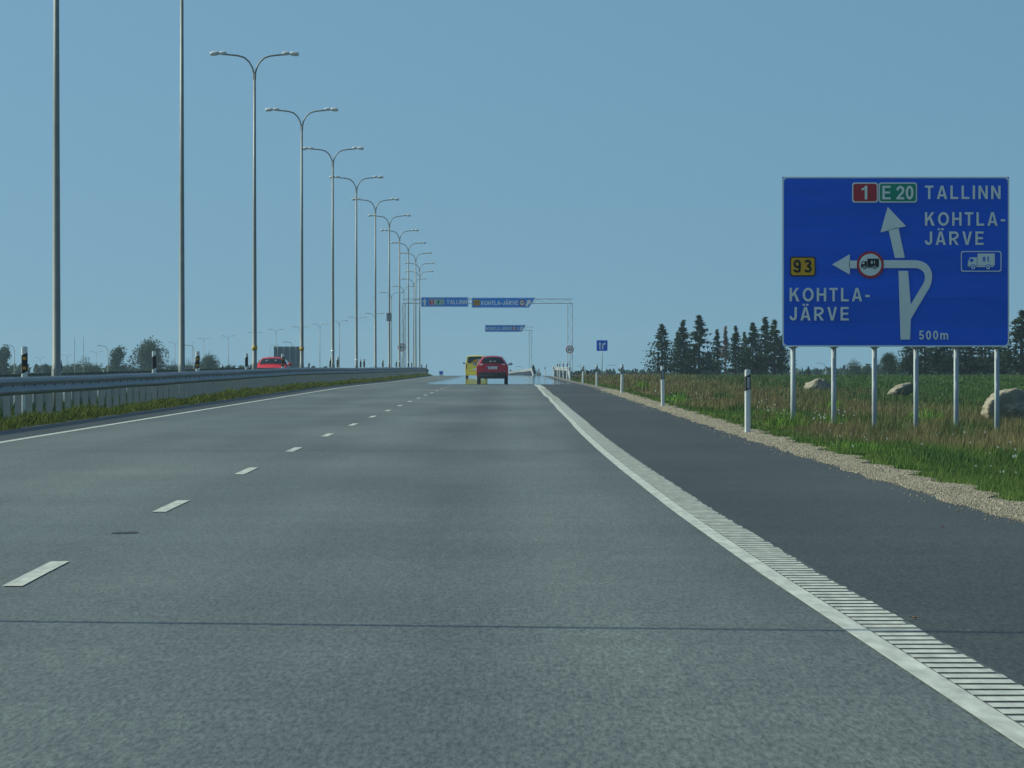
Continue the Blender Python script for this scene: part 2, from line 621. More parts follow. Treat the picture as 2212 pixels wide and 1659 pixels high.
def stones():
    rng = np.random.default_rng(4)
    V, Fc, Sz = [], [], []
    base = np.array([(1, 0, 0), (-1, 0, 0), (0, 1, 0), (0, -1, 0), (0, 0, 1), (0, 0, -1)], float)
    fac = np.array([(0, 2, 4), (2, 1, 4), (1, 3, 4), (3, 0, 4), (2, 0, 5), (1, 2, 5), (3, 1, 5), (0, 3, 5)])
    N = 75000
    t = rng.random(N)
    y = 33 * (190 / 33.0) ** (t ** 1.0)
    edge = 3.27 + .035 * np.sin(y * 1.7) + .03 * np.sin(y * .61)
    far = 3.80 + .08 * np.sin(y * .9) + .08 * np.sin(y * 2.3)
    u = rng.random(N)
    x = edge + (far - edge) * u + np.where(rng.random(N) < .03, -rng.random(N) ** 2 * .3, 0)
    s = (.0045 + .0075 * rng.random(N) ** 2.5) * np.sqrt(y / 45)
    ox = np.interp(y, _cy, _cx)
    oz = np.interp(y, _gy, _gz)
    off = 0
    for i in range(N):
        v = base * (s[i] * (0.6 + .8 * rng.random(3)))
        a = rng.random() * 6.28
        c, q = math.cos(a), math.sin(a)
        v = np.stack([v[:, 0] * c - v[:, 1] * q, v[:, 0] * q + v[:, 1] * c, v[:, 2]], 1)
        v += (x[i] + ox[i], y[i], oz[i] + .004)
        V.append(v)
        Fc.append(fac + off)
        off += 6
    V = np.concatenate(V)
    Fc = np.concatenate(Fc)
    o = arr_mesh('gravel', V, Fc.ravel(), np.full(len(Fc), 3), M['stone'])
    tag(o, 'loose pale pebbles lying along the shoulder edge', 'gravel', kind='stuff')


stones()

# ------------------------------------------------------------------ mirage: hot air lying on the far road
m, n, b = new_mat('hot_air')
n.nodes.remove(b)
out = n.nodes['Material Output']
gl = n.nodes.new('ShaderNodeBsdfGlossy')
gl.inputs['Roughness'].default_value = .03
gl.inputs['Color'].default_value = (.97, .98, 1, 1)
tr = n.nodes.new('ShaderNodeBsdfTransparent')
mx = n.nodes.new('ShaderNodeMixShader')
tc = n.nodes.new('ShaderNodeTexCoord')
mp = n.nodes.new('ShaderNodeMapping')
mp.inputs['Scale'].default_value = (.35, .10, 1)
nz = n.nodes.new('ShaderNodeTexNoise')
nz.inputs['Scale'].default_value = 1.0
at_ = n.nodes.new('ShaderNodeAttribute')
at_.attribute_name = 'col'
ad = n.nodes.new('ShaderNodeMath')
ad.operation = 'ADD'
mr = n.nodes.new('ShaderNodeMapRange')
mr.inputs[1].default_value = .70
mr.inputs[2].default_value = 1.30
mr.inputs[3].default_value = 0
mr.inputs[4].default_value = .90
L = n.links
L.new(tc.outputs['Object'], mp.inputs[0])
L.new(mp.outputs[0], nz.inputs['Vector'])
L.new(nz.outputs[0], ad.inputs[0])
L.new(at_.outputs['Fac'], ad.inputs[1])
L.new(ad.outputs[0], mr.inputs[0])
L.new(mr.outputs[0], mx.inputs[0])
L.new(tr.outputs[0], mx.inputs[1])
L.new(gl.outputs[0], mx.inputs[2])
L.new(mx.outputs[0], out.inputs['Surface'])
M['mirage'] = m
xs = np.linspace(-5.2, 3.2, 15)
ys = np.array([222, 228, 234, 240, 246, 254, 264, 280, 300, 330, 360, 400, 450, 500, 560, 620])
V, C, Fq = [], [], []
for yy in ys:
    for xx in xs:
        V.append((xx + cofs(yy), yy, gz(yy) + .016))
        e = sstep(228, 248, yy) * sstep(-5.2, -3.4, xx) * (1 - sstep(2.3, 3.2, xx)) * (1 - .3 * sstep(480, 620, yy))
        C.append((e, e, e, 1))
nx = len(xs)
for j in range(len(ys) - 1):
    for i in range(nx - 1):
        a = j * nx + i
        Fq.append((a, a + 1, a + nx + 1, a + nx))
o = arr_mesh('mirage', np.array(V), np.array(Fq).ravel(), np.full(len(Fq), 4), m, np.array(C))
o.data.polygons.foreach_set('use_smooth', [True] * len(o.data.polygons))
tag(o, 'shimmering mirage of sky lying on the far road', 'mirage', kind='stuff')


# ------------------------------------------------------------------ grass
def blades(name, x, y, h, wd, col, label, lean=.35, seed=1, zfun=None):
    rng = np.random.default_rng(seed)
    N = len(x)
    ox = np.interp(y, _cy, _cx)
    z = np.array([ground(a, c) for a, c in zip(x, y)]) - .01
    X = x + ox
    an = rng.random(N) * 2 * math.pi
    dx, dy = np.cos(an), np.sin(an)
    ln = lean * h * (rng.random(N) * 1.2)
    la = rng.random(N) * 2 * math.pi
    lx, ly = np.cos(la) * ln + .10 * h, np.sin(la) * ln
    P = np.zeros((N, 5, 3))
    for k, (t, wk) in enumerate(((0, 1), (0, -1), (.55, .8), (.55, -.8), (1, 0))):
        P[:, k, 0] = X + dx * wd * .5 * wk + lx * t * t
        P[:, k, 1] = y + dy * wd * .5 * wk + ly * t * t
        P[:, k, 2] = z + h * t * (1 - .18 * t * (ln / np.maximum(h, 1e-6)))
    base = (np.arange(N) * 5)[:, None]
    q = base + np.array([[0, 1, 3, 2]])
    tri = base + np.array([[2, 3, 4]])
    flat = np.concatenate([q, tri], 1).ravel()
    sizes = np.tile([4, 3], N)
    C = np.ones((N, 5, 4))
    C[:, :, :3] = col[:, None, :]
    o = arr_mesh(name, P.reshape(-1, 3), flat, sizes, M['grass'], C.reshape(-1, 4))
    return tag(o, label, 'grass', kind='stuff')


def vnoise(x, y, sx, sy, seed):
    return np.array([mnoise.noise(Vector((a * sx, c * sy, seed))) for a, c in zip(x, y)])


def right_grass():
    rng = np.random.default_rng(11)
    N = 520000
    # density falls with distance so that blades stay evenly thick in view
    y = 36 * (420 / 36.0) ** (rng.random(N))
    xmax = np.minimum(.1075 * y + 1.5, 60)
    x = 3.75 + (np.maximum(xmax, 5.5) - 3.75) * rng.random(N) ** 1.15
    edge = 3.84 + .10 * np.sin(y * .9) + .10 * np.sin(y * 2.3) + .08 * rng.standard_normal(N)
    k = x > edge
    x, y = x[k], y[k]
    N = len(x)
    n1 = vnoise(x, y, .45, .09, 1.0)
    n2 = vnoise(x, y, .16, .03, 7.0)
    n3 = vnoise(x, y, 1.6, .4, 4.0)
    r = rng.random(N)
    sm = lambda a, c, t: np.clip((t - a) / (c - a), 0, 1)
    bands = vnoise(x, y, .10, .030, 17.0)
    br = sm(80, 112, y + 45 * n2 + 25 * bands) * sm(4.1, 4.9, x + .5 * n1) * (1 - sm(8.0, 15.0, x + 6.0 * bands))
    br = np.clip(br * (1.0 + .7 * n1 + .9 * bands), 0, .97)
    isb = r < br * .68
    near = 1 - sm(4.1, 5.2, x)
    green = np.stack([.118 + .04 * n1, .185 + .055 * n1, .036 + .01 * n1], 1)
    dark = np.stack([.080 + .03 * n2, .145 + .045 * n2, .034 + .004 * n2], 1)
    t = sm(7.0, 10.5, x + 2 * n1)[:, None]
    col = green * (1 - t) + dark * t
    tuft = (n3 > .25)[:, None]
    col = np.where(tuft, col * np.array([.6, .78, .7]), col)
    pale = rng.random(N)[:, None] < .06
    col = np.where(pale, np.array([.13, .16, .075]), col)
    brown = np.stack([.24 + .06 * n1, .20 + .04 * n1, .085 + .01 * n1], 1)
    rust = np.array([.19, .138, .075])
    col = np.where(isb[:, None], np.where(rng.random(N)[:, None] < .35, rust, brown), col)
    col = np.clip(col * (.7 + .6 * rng.random(N))[:, None], .004, .6)
    s = np.sqrt(y / 55.0)
    h = (.05 + .10 * rng.random(N)) * near + (1 - near) * (.07 + .13 * rng.random(N) + .10 * (n1 + .2))
    h = np.where(isb, h * 1.4 + .03, h) * (1 + .25 * (n3 > .25))
    h = np.clip(h * .8, .04, .6)
    wd = np.where(isb, .003, .0045) * np.maximum(y / 55.0, .8)
    blades('grass', x, y, h, wd, col, 'tall green and rusty meadow grass beside the gravel', seed=3)
    # rank weed clumps
    cl = [(6.3, 84, .42, 0), (7.0, 80, .45, 0), (7.6, 88, .4, 0), (5.6, 78, .3, 0), (4.75, 88, .34, 1), (4.9, 90, .36, 1), (8.4, 92, .4, 0), (6.0, 96, .3, 1),
          (4.5, 140, .35, 1), (4.9, 150, .4, 0), (5.4, 118, .35, 0), (9.6, 118, .4, 1), (4.4, 64, .2, 1), (5.0, 60, .26, 0), (8.8, 140, .4, 1), (5.1, 200, .45, 1), (6.8, 165, .45, 0)]
    X_, Y_, H_, C_ = [], [], [], []
    for (cx_, cy_, ch, bright_green) in cl:
        m_ = 420
        q = rng.standard_normal((m_, 2))
        X_.append(cx_ + q[:, 0] * .28)
        Y_.append(cy_ + q[:, 1] * 2.2)
        H_.append(ch * np.exp(-.35 * (q ** 2).sum(1)) * (.5 + .6 * rng.random(m_)) + .05)
        base_c = np.array([.13, .26, .03]) if bright_green else np.array([.05, .115, .028])  # some clumps bright green, the others dark green
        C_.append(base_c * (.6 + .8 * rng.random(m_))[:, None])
    X_, Y_, H_, C_ = map(np.concatenate, (X_, Y_, H_, C_))
    blades('grass', X_, Y_, H_, .006 * Y_ / 55.0, C_, 'rank weed clumps growing around the sign posts', lean=.5, seed=12)
    # seed heads standing above the meadow
    N2 = 4500
    y = 80 * (330 / 80.0) ** rng.random(N2)
    x = 4.5 + (np.minimum(.1075 * y + 1, 16) - 4.5) * rng.random(N2)
    h = .22 + .22 * rng.random(N2)
    col = np.array([.22, .175, .075]) * (.4 + .5 * rng.random(N2))[:, None]
    blades('grass', x, y, h, (.004 * y / 55.0), col, 'thin straw coloured stalks rising above the meadow', lean=.2, seed=8)


def median_grass():
    rng = np.random.default_rng(21)
    N = 90000
    y = 62 * (620 / 62.0) ** (rng.random(N))
    x = -8.62 + .66 * rng.random(N) + .10 * np.sin(y * .8) * .5 + .05 * np.sin(y * 2.1)
    n1 = vnoise(x, y, 1.2, .22, 5.0)
    n2 = vnoise(x, y, .5, .05, 2.0)
    h = (.10 + .14 * rng.random(N)) * (1.0 + .9 * np.clip(n1, -.5, 1) + .4 * n2) * (1 - .6 * np.clip((x + 8.25) / .35, 0, 1))
    h = np.clip(h * .78, .03, .36)
    g = np.stack([.14 + .05 * n1, .185 + .04 * n1, .024 + .006 * n1], 1)
    d = rng.random(N)[:, None]
    col = np.where(d < .15, np.array([.16, .14, .05]), np.where(d < .5, g * .65, g))
    col = np.clip(col * (.7 + .6 * rng.random(N))[:, None], .004, .6)
    blades('grass', x, y, h, .0065 * np.maximum(y / 70, .8), col, 'ragged bright grass growing under the median guardrail', seed=5)
    N = 16000
    y = 75 * (500 / 75.0) ** (rng.random(N))
    x = -11.3 + 2.6 * rng.random(N)
    n1 = vnoise(x, y, 1.2, .22, 9.0)
    h = np.clip(.10 + .12 * rng.random(N) + .22 * np.clip(n1, 0, 1), .04, .5)
    col = np.array([.055, .095, .025]) * (.6 + .8 * rng.random(N))[:, None]
    blades('grass', x, y, h, .008 * np.maximum(y / 70, .8), col, 'sparse green grass between the two guardrails', seed=6)


right_grass()
median_grass()

# white wildflowers near the gravel
rng = np.random.default_rng(31)
V, Fl = [], []
cnt = 0
clusters = [(rng.uniform(4.0, 6.5), rng.uniform(42, 150)) for _ in range(15)] + [(4.65, 47.5), (4.35, 86), (5.9, 118), (6.4, 130), (4.7, 60)]
for (cx_, cy_) in clusters:
    for _ in range(int(rng.integers(2, 9))):
        x, y = cx_ + rng.normal(0, .16), cy_ + rng.normal(0, 1.2)
        z = ground(x, y) + rng.uniform(.12, .36)
        s = rng.uniform(.006, .015) * math.sqrt(y / 50)
        q = [Vector((math.cos(a) * s * .7 - .5 * s * math.sin(a), .4 * s * math.sin(a), s * math.sin(a) + .3 * s * math.cos(a))) + Vector((x + cofs(y), y, z)) for a in (0, 1.05, 2.1, 3.14, 4.2, 5.25)]
        V += [tuple(p) for p in q]
        Fl.append([cnt + k for k in range(6)])
        cnt += 6
o = arr_mesh('wildflowers', np.array(V), np.array(Fl).ravel(), np.full(len(Fl), 6), M['flower'])
tag(o, 'small white wildflowers scattered in the roadside grass', 'wildflowers', kind='stuff')


# ------------------------------------------------------------------ guardrails
def guardrail(x0, ya, yb, face, label, group, top=.80, step=2.0, xfun=None, endramp=False, mat='rail_steel'):
    root = empty('guardrail', (x0 + cofs(ya), ya, gz(ya)))
    prof = [(.000, .000), (.030, -.018), (.082, -.045), (.082, -.095), (.018, -.135), (.018, -.175), (.082, -.215), (.082, -.265), (.030, -.292), (.0, -.310)]
    ys = list(np.arange(ya, yb, 3.0)) + [yb]
    X = (lambda y: x0 + cofs(y)) if xfun is None else xfun
    ox, oy, oz = root.location
    mb = MB()
    v, f = [], []
    npf = len(prof)

    def topz(y):
        t = top
        if endramp:
            t = .12 + (top - .12) * sstep(ya, ya + 16, y) * (1.0 if True else 0)
        return t + .012 * mnoise.noise(Vector((x0, y * .12, 0))) + gz(y)
    for y in ys:
        for (a, c) in prof:
            v.append((X(y) + face * (a + .07) - ox, y - oy, topz(y) + c - oz))
    for j in range(len(ys) - 1):
        for k in range(npf - 1):
            a = j * npf + k
            f.append((a, a + 1, a + npf + 1, a + npf))
    mb.add(v, f)
    for y in np.arange(ya + 1.0, yb, step):
        mb.box((X(y) + face * .094 - ox, y - oy, topz(y) - .155 - oz), (.012, .05, .035), 1)
    beam = mb.build('rail_beam', [M[mat], M['trim']], root)
    me_ = beam.data
    me_.polygons.foreach_set('use_smooth', [i == 0 for i in mb.mi])
    # posts
    pb = MB()
    pb.box((-.01 * face, 0, .37), (.12, .010, .80))
    pb.box((-.066 * face, .022, .37), (.010, .05, .80))
    pb.box((.046 * face, -.022, .37), (.010, .05, .80))
    pb.box((face * .04, 0, .62), (.055, .09, .18))
    py = list(np.arange(ya + 1.0, yb, step))
    first = None
    rest = MB()
    for k, y in enumerate(py):
        loc = (X(y) - ox, y - oy, topz(y) - top - oz + (-.02 if not endramp else -.1))
        if k < 100:
            if first is None:
                first = pb.build('rail_post', M['post_steel'], root, loc=loc)
            else:
                c = first.copy()
                COL.objects.link(c)
                c.parent = root
                c.location = loc
        else:
            rest.add([(a + loc[0], c + loc[1], d + loc[2]) for a, c, d in pb.v], pb.f)
    if rest.v:
        o = rest.build('rail_post', M['post_steel'], root)
        o['kind'] = 'stuff'
    tag(root, label, 'guardrail', group)
    return root


guardrail(-8.62, 62, 640, 1, 'long grey guardrail rising from grass along the near edge of the median', 'median guardrails')
guardrail(-10.75, 62, 640, -1, 'grey guardrail behind the lamp columns, facing the opposite carriageway', 'median guardrails', top=.79)
guardrail(3.0, 545, 700, -1, 'pale guardrail with ramped end far ahead behind the red hatchback', 'far guardrails', top=.9, step=4, endramp=True, mat='rail_steel')
guardrail(3.95, 335, 470, -1, 'short pale guardrail on the verge under the gantry leg', 'far guardrails', top=.85, step=6, endramp=True, mat='rail_steel')

# ------------------------------------------------------------------ lamps
LH = 12.6


def make_lamp(double=True, H=LH):
    root = empty('street_lamp')
    mb = MB()
    zj = H - .78
    mb.tube([(0, 0, -.3), (0, 0, 1.0), (0, 0, 1.01), (0, 0, zj * .5), (0, 0, zj)], [.098, .092, .086, .066, .047], 12)
    mb.build('pole', M['lamp_steel'], root, smooth=True)
    bb = MB()
    bb.tube([(0, 0, .5), (0, 0, .9)], [.1, .1], 12)
    bb.build('access_cover', M['steel'], root)
    for sgn in ((-1, 1) if double else (-1,)):
        a = MB()
        pts = [(sgn * .02, 0, zj - .25), (sgn * .03, 0, zj), (sgn * .08, 0, zj + .2), (sgn * .2, 0, zj + .42), (sgn * .38, 0, zj + .58), (sgn * .6, 0, zj + .65), (sgn * .85, 0, zj + .68), (sgn * 1.12, 0, zj + .70)]
        a.tube(pts, [.036, .035, .034, .033, .033, .033, .033, .033], 8)
        arm = a.build('arm', M['lamp_steel'], root, smooth=True)
        h = MB()
        # gear housing, narrow neck, domed lamp bowl
        zc = zj + .735
        for (xa, xb, zr, wr) in ((1.05, 1.30, .078, .10), (1.335, 1.66, .088, .13)):
            n = 9
            pts = []
            rad = []
            for k in range(n):
                t = k / (n - 1)
                pts.append((sgn * (xa + (xb - xa) * t), 0, zc + .01 - (.03 * t if xa > 1.2 else 0)))
                rad.append(zr * (.35 + .65 * math.sin(math.pi * (.12 + .76 * t)) ** .6))
            h.tube(pts, rad, 10)
        h.box((sgn * 1.32, 0, zc), (.06, .1, .07))
        lum = h.build('luminaire', M['lamp_shell'], arm, smooth=True)
    return root


def make_lamp_glass(root):
    for arm in [c for c in root.children if c.name.startswith('arm')]:
        pass


def depth_for(headpy, H):
    lo, hi = 30.0, 2400.0
    f = lambda Y: HY - F * (gz(Y) + H - EYE) / Y - headpy
    for _ in range(60):
        mid = (lo + hi) / 2
        if f(mid) < 0:
            lo = mid
        else:
            hi = mid
    return lo


lampA = make_lamp(True)
first_used = False


def place_copy(proto, flag, loc, rz=0.0, scale=None):
    o = proto if flag[0] == 0 else copy_tree(proto)
    flag[0] += 1
    o.location = loc
    o.rotation_euler = (0, 0, rz)
    if scale:
        o.scale = scale
    return o


lf = [0]
# (column, height of heads in view); the first ones reach above the frame
near = [(-9.45, 104.0, 122), (-9.45, 146.5, 393)]
rows = []
for x_, y_, px in near:
    rows.append((px, y_))
for px, py in ((550, 115), (652, 236), (719, 320), (770, 382), (811, 430), (841, 465), (863, 497), (882, 524), (898, 546), (906, 568), (906.5, 586), (893.5, 602), (872, 617.5), (845.5, 631)):
    rows.append((px, depth_for(py, LH)))
NTOP = {0: 'bare pole', 1: 'bare pole'}
for k, (px, Y) in enumerate(rows):
    X = (px - CX) * Y / F
    o = place_copy(lampA, lf, (X, Y, ground(X - cofs(Y), Y)), R(random.Random(k).uniform(-4, 4)))
    if k < 2:
        lab = ['tall grey lamp column by the guardrail, leftmost, its top out of frame', 'tall grey lamp column second from the left, its top out of frame'][k]
    elif k == 2:
        lab = 'tallest double armed lamp shown whole, with a yellow band near the red wagon'
    elif k == 3:
        lab = 'double armed lamp standing beside the grey back of a sign'
    elif k == 7:
        lab = 'double armed lamp with a small grey panel on its pole'
    elif k == len(rows) - 1:
        lab = 'farthest and smallest double armed lamp of the tall median row'
    else:
        lab = 'double armed lamp, %s from the camera in the tall median row' % ORD[k]
    tag(o, lab, 'street lamp', 'tall double armed lamps along the median')
# the one whose shadow crosses the road just ahead, and the next one, both left of the frame
for k, Y in enumerate((23.0, 63.5)):
    o = place_copy(lampA, lf, (-9.45, Y, ground(-9.45, Y)))
    tag(o, ['lamp column left of the frame that shades the near lanes', 'lamp column left of the frame that shades the mid lanes'][k], 'street lamp', 'tall double armed lamps along the median')
far = [(809, 676), (772, 684), (733, 692), (691, 699), (648, 705), (596, 711), (551, 717.6), (493, 725), (440, 730), (378, 738.5), (208, 759), (145, 765.8), (87, 771.6), (23, 776.5), (253, 751)]
DIST = [875, 918, 961, 1004, 1047, 1089, 1132, 1175, 1218, 1261, 1347, 1390, 1432, 1475, 1304]
farlab = sorted(range(len(far)), key=lambda q: -far[q][0])
for rank, q in enumerate(farlab):
    px, py = far[q]
    Y = DIST[q]
    X = (px - CX) * Y / F
    top = EYE - (py - HY) * Y / F
    gzv = ground(X - cofs(Y), Y)
    base = max(gzv - 1.2, top - LH)
    o = place_copy(lampA, lf, (X, Y, top - LH), R(random.Random(q).uniform(-8, 8)))
    tag(o, ('faint distant double armed lamp, %s from the right in the far row' % ORD[rank]).replace('nearest from', 'first from'), 'street lamp', 'distant double armed lamps on the bend')

# yellow and white bands on three of the poles
lamps = [o for o in COL.objects if o.name.startswith('street_lamp')]
for k, (i, zb, mt) in enumerate(((2, 1.45, 'yellow_tape'), (3, 1.55, 'yellow_tape'), (4, 1.62, 'white_plastic'), (5, 1.2, 'white_plastic'))):
    mb = MB()
    mb.tube([(0, 0, zb), (0, 0, zb + (.16 if k < 2 else .11))], [.102, .102], 12)
    mb.build('band', M[mt], lamps[i], smooth=True)

# single arm lamps of the side roads
lampB = make_lamp(False, 8.0)
fb = [0]
singles = [(31, 744, 700, 1), (233, 746, 760, 1), (419, 745, 900, 1), (583, 744.5, 1000, -1), (633, 738, 820, 1), (1131, 791, 1150, 1), (1265, 790, 1000, 1), (1309, 788, 900, -1), (1783, 783.5, 900, 1), (1862, 781.5, 950, 1), (872, 795, 1300, -1)]
for k, (px, py, Y, d) in enumerate(singles):
    X = (px - CX) * Y / F
    top = EYE - (py - HY) * Y / F
    o = place_copy(lampB, fb, (X, Y, top - 8.0 + .02), 0 if d > 0 else math.pi)
    tag(o, 'distant single armed lamp, %s from the left of those on side roads' % ORD[k].replace('nearest', 'first'), 'street lamp', 'distant single armed lamps')

# slender masts far left
mastp = MB()
mastp.tube([(0, 0, -1), (0, 0, 7), (0, 0, 14)], [.08, .06, .035], 6)
mm = mastp.build('mast', M['steel'])
for k, (px, py, Y) in enumerate(((161, 730, 980), (180.5, 727, 980), (416, 739, 1100))):
    o = mm if k == 0 else mm.copy()
    if k:
        COL.objects.link(o)
    top = EYE - (py - HY) * Y / F
    o.location = ((px - CX) * Y / F, Y, top - 14)
    tag(o, ['thin bare mast on the horizon, left of its close twin', 'thin bare mast on the horizon, taller one of the close pair', 'thin bare mast standing alone beside the second lamp column'][k], 'mast', 'bare masts on the horizon')


# ------------------------------------------------------------------ delineator posts
def make_delineator(kind, H=1.0, wide=.118):
    root = empty('delineator_post')
    w_, d_ = wide, .075

    def section(z, s=1.0):
        return [(w_ / 2 * s * math.copysign(abs(math.cos(a)) ** .6, math.cos(a)), d_ / 2 * s * math.copysign(abs(math.sin(a)) ** .8, math.sin(a)), z) for a in [2 * math.pi * k / 14 for k in range(14)]]

    def loft(secs):
        mb = MB()
        v = [p for q in secs for p in q]
        f = []
        for j in range(len(secs) - 1):
            for k in range(14):
                f.append((j * 14 + k, j * 14 + (k + 1) % 14, (j + 1) * 14 + (k + 1) % 14, (j + 1) * 14 + k))
        f.append(tuple(range(13, -1, -1)))
        f.append(tuple((len(secs) - 1) * 14 + k for k in range(14)))
        mb.add(v, f)
        return mb
    top = [(x, y, H - .02 - .25 * (y + d_ / 2) - (.03 * abs(x) / w_)) for x, y, z in section(0, .96)]
    loft([section(-.25), section(H - .07), top]).build('post_body', M['white_plastic'], root, smooth=False)
    zb0, zb1 = (H - .34, H - .12) if kind == 'verge' else (H - .53, H - .17)
    sl = .42
    band = loft([[(x, y, zb0 + sl * x) for x, y, z in section(0, 1.03)], [(x, y, zb1 + sl * x) for x, y, z in section(0, 1.03)]]).build('band', M['black_plastic'], root)
    if kind == 'verge':
        r = MB()
        r.box((.008, -d_ / 2 * 1.03 - .004, (zb0 + zb1) / 2), (.036, .012, .17))
        r.build('reflector', M['grey_reflector'], band)
    elif kind == 'dots':
        for zz in (zb0 + .085, zb1 - .085):
            r = MB()
            r.tube([(0, -d_ / 2 * 1.03 + .006, zz), (0, -d_ / 2 * 1.03 - .012, zz)], [.036, .033], 14)
            r.build('reflector', M['amber'], band)
    return root


dv = make_delineator('verge', 1.0, .088)
f1 = [0]
right_posts = [(1615, 77), (1432, 121), (1343, 168), (1289, 222), (1259, 266), (1231, 318), (1225, 345), (1217, 372), (1209, 400), (1204.5, 430),
               (1196.5, 408), (1177, 505), (1164, 560), (1148.5, 612), (1127, 665)]
rl = ['white delineator post with grey reflector, nearest on the gravel edge before the blue sign',
      'white delineator post, second along the gravel edge', 'white delineator post, third along the gravel edge',
      'white delineator post beside the lane arrow sign pole', 'white delineator post between gantry leg and lane arrow sign']
rl += ['distant delineator post, %s along the guardrail under the gantry leg' % ORD[k].replace('nearest', 'first') for k in range(5)]
rl += ['distant delineator post, %s from the right beyond the white line' % ORD[k].replace('nearest', 'first') for k in range(5)]
for k, (px, Y) in enumerate(right_posts):
    p = gpt(px, Y)
    if 5 < k < 10:
        p.z += .25
    if k in (0, 1, 2):
        p.z = gz(Y) - .01
    o = place_copy(dv, f1, p, R(random.Random(k).uniform(-6, 6)))
    o.rotation_euler.y = R(random.Random(k + 50).uniform(-1.2, 1.2))
    tag(o, rl[k], 'delineator post', 'white delineator posts on the verge')

dd = make_delineator('dots', 1.36)
dp = make_delineator('plain', 1.36)
f2, f3 = [0], [0]
near_l = [(53, 98), (427, 149), (611, 204), (729.5, 268), (786.5, 318), (827, 363), (863, 416), (889.5, 500), (921, 560)]
for k, (px, Y) in enumerate(near_l):
    X = (px - CX) * Y / F
    o = place_copy(dd, f2, (X, Y, ground(X - cofs(Y), Y)), R(random.Random(k).uniform(-6, 6)))
    lab = ['black banded white post with two amber reflectors, nearest, left of the first lamp column',
           'black banded post with amber reflectors right of the second lamp column',
           'black banded post with amber reflectors in front of the red wagon'][k] if k < 3 else \
        'black banded post with amber reflectors, %s along the median guardrail' % ORD[k]
    tag(o, lab, 'delineator post', 'amber reflector posts on the median')
other_l = [(333, 145), (532.6, 196), (714, 286), (779, 345), (856, 440), (882, 470), (911, 560)]
for k, (px, Y) in enumerate(other_l):
    X = (px - CX) * Y / F
    o = place_copy(dp, f3, (X, Y, ground(X - cofs(Y), Y)), R(random.Random(k + 9).uniform(-6, 6)))
    lab = 'black banded white post without amber dots, %s along the median' % ORD[k]
    tag(o, lab, 'delineator post', 'plain backed posts on the median')
dq = make_delineator('plain', 1.0)
f4 = [0]
opp = [(131, 777, 215), (423, 774, 262), (621, 779, 330), (770, 790, 460), (888, 786, 470), (480, 785, 300)]
for k, (px, py, Y) in enumerate([(131, 777, 215), (423, 774, 262), (621, 779, 335), (480, 786, 300)]):
    X = (px - CX) * Y / F
    o = place_copy(dq, f4, (X, Y, EYE - (py - HY) * Y / F - 1.0))
    tag(o, 'small white post beyond the opposite carriageway, %s from the left' % ['first', 'third', 'fourth', 'second'][[131, 480, 423, 621].index(px)] if False else
        ['small white post beyond the opposite carriageway right of the leftmost delineator', 'small white post beyond the opposite carriageway left of the second lamp column',
         'small white post beyond the opposite carriageway beside the red wagon', 'small white post beyond the opposite carriageway between two amber reflector posts'][k],
        'delineator post', 'posts on the far verge')


# ------------------------------------------------------------------ sign drawing
TH = .175


def _ribbon(path, th=TH):
    m_ = len(path)
    lft, rgt = [], []
    for i in range(m_):
        a, c = path[max(0, i - 1)], path[min(m_ - 1, i + 1)]
        dx, dy = c[0] - a[0], c[1] - a[1]
        L_ = math.hypot(dx, dy) or 1
        nx_, ny_ = -dy / L_ * th / 2, dx / L_ * th / 2
        lft.append((path[i][0] + nx_, path[i][1] + ny_))
        rgt.append((path[i][0] - nx_, path[i][1] - ny_))
    return lft + rgt, [(i, i + 1, m_ + i + 1, m_ + i) for i in range(m_ - 1)]


def _arc(cx_, cy_, rx, ry, a0, a1, n=14):
    return [(cx_ + rx * math.cos(R(a0 + (a1 - a0) * k / n)), cy_ + ry * math.sin(R(a0 + (a1 - a0) * k / n))) for k in range(n + 1)]


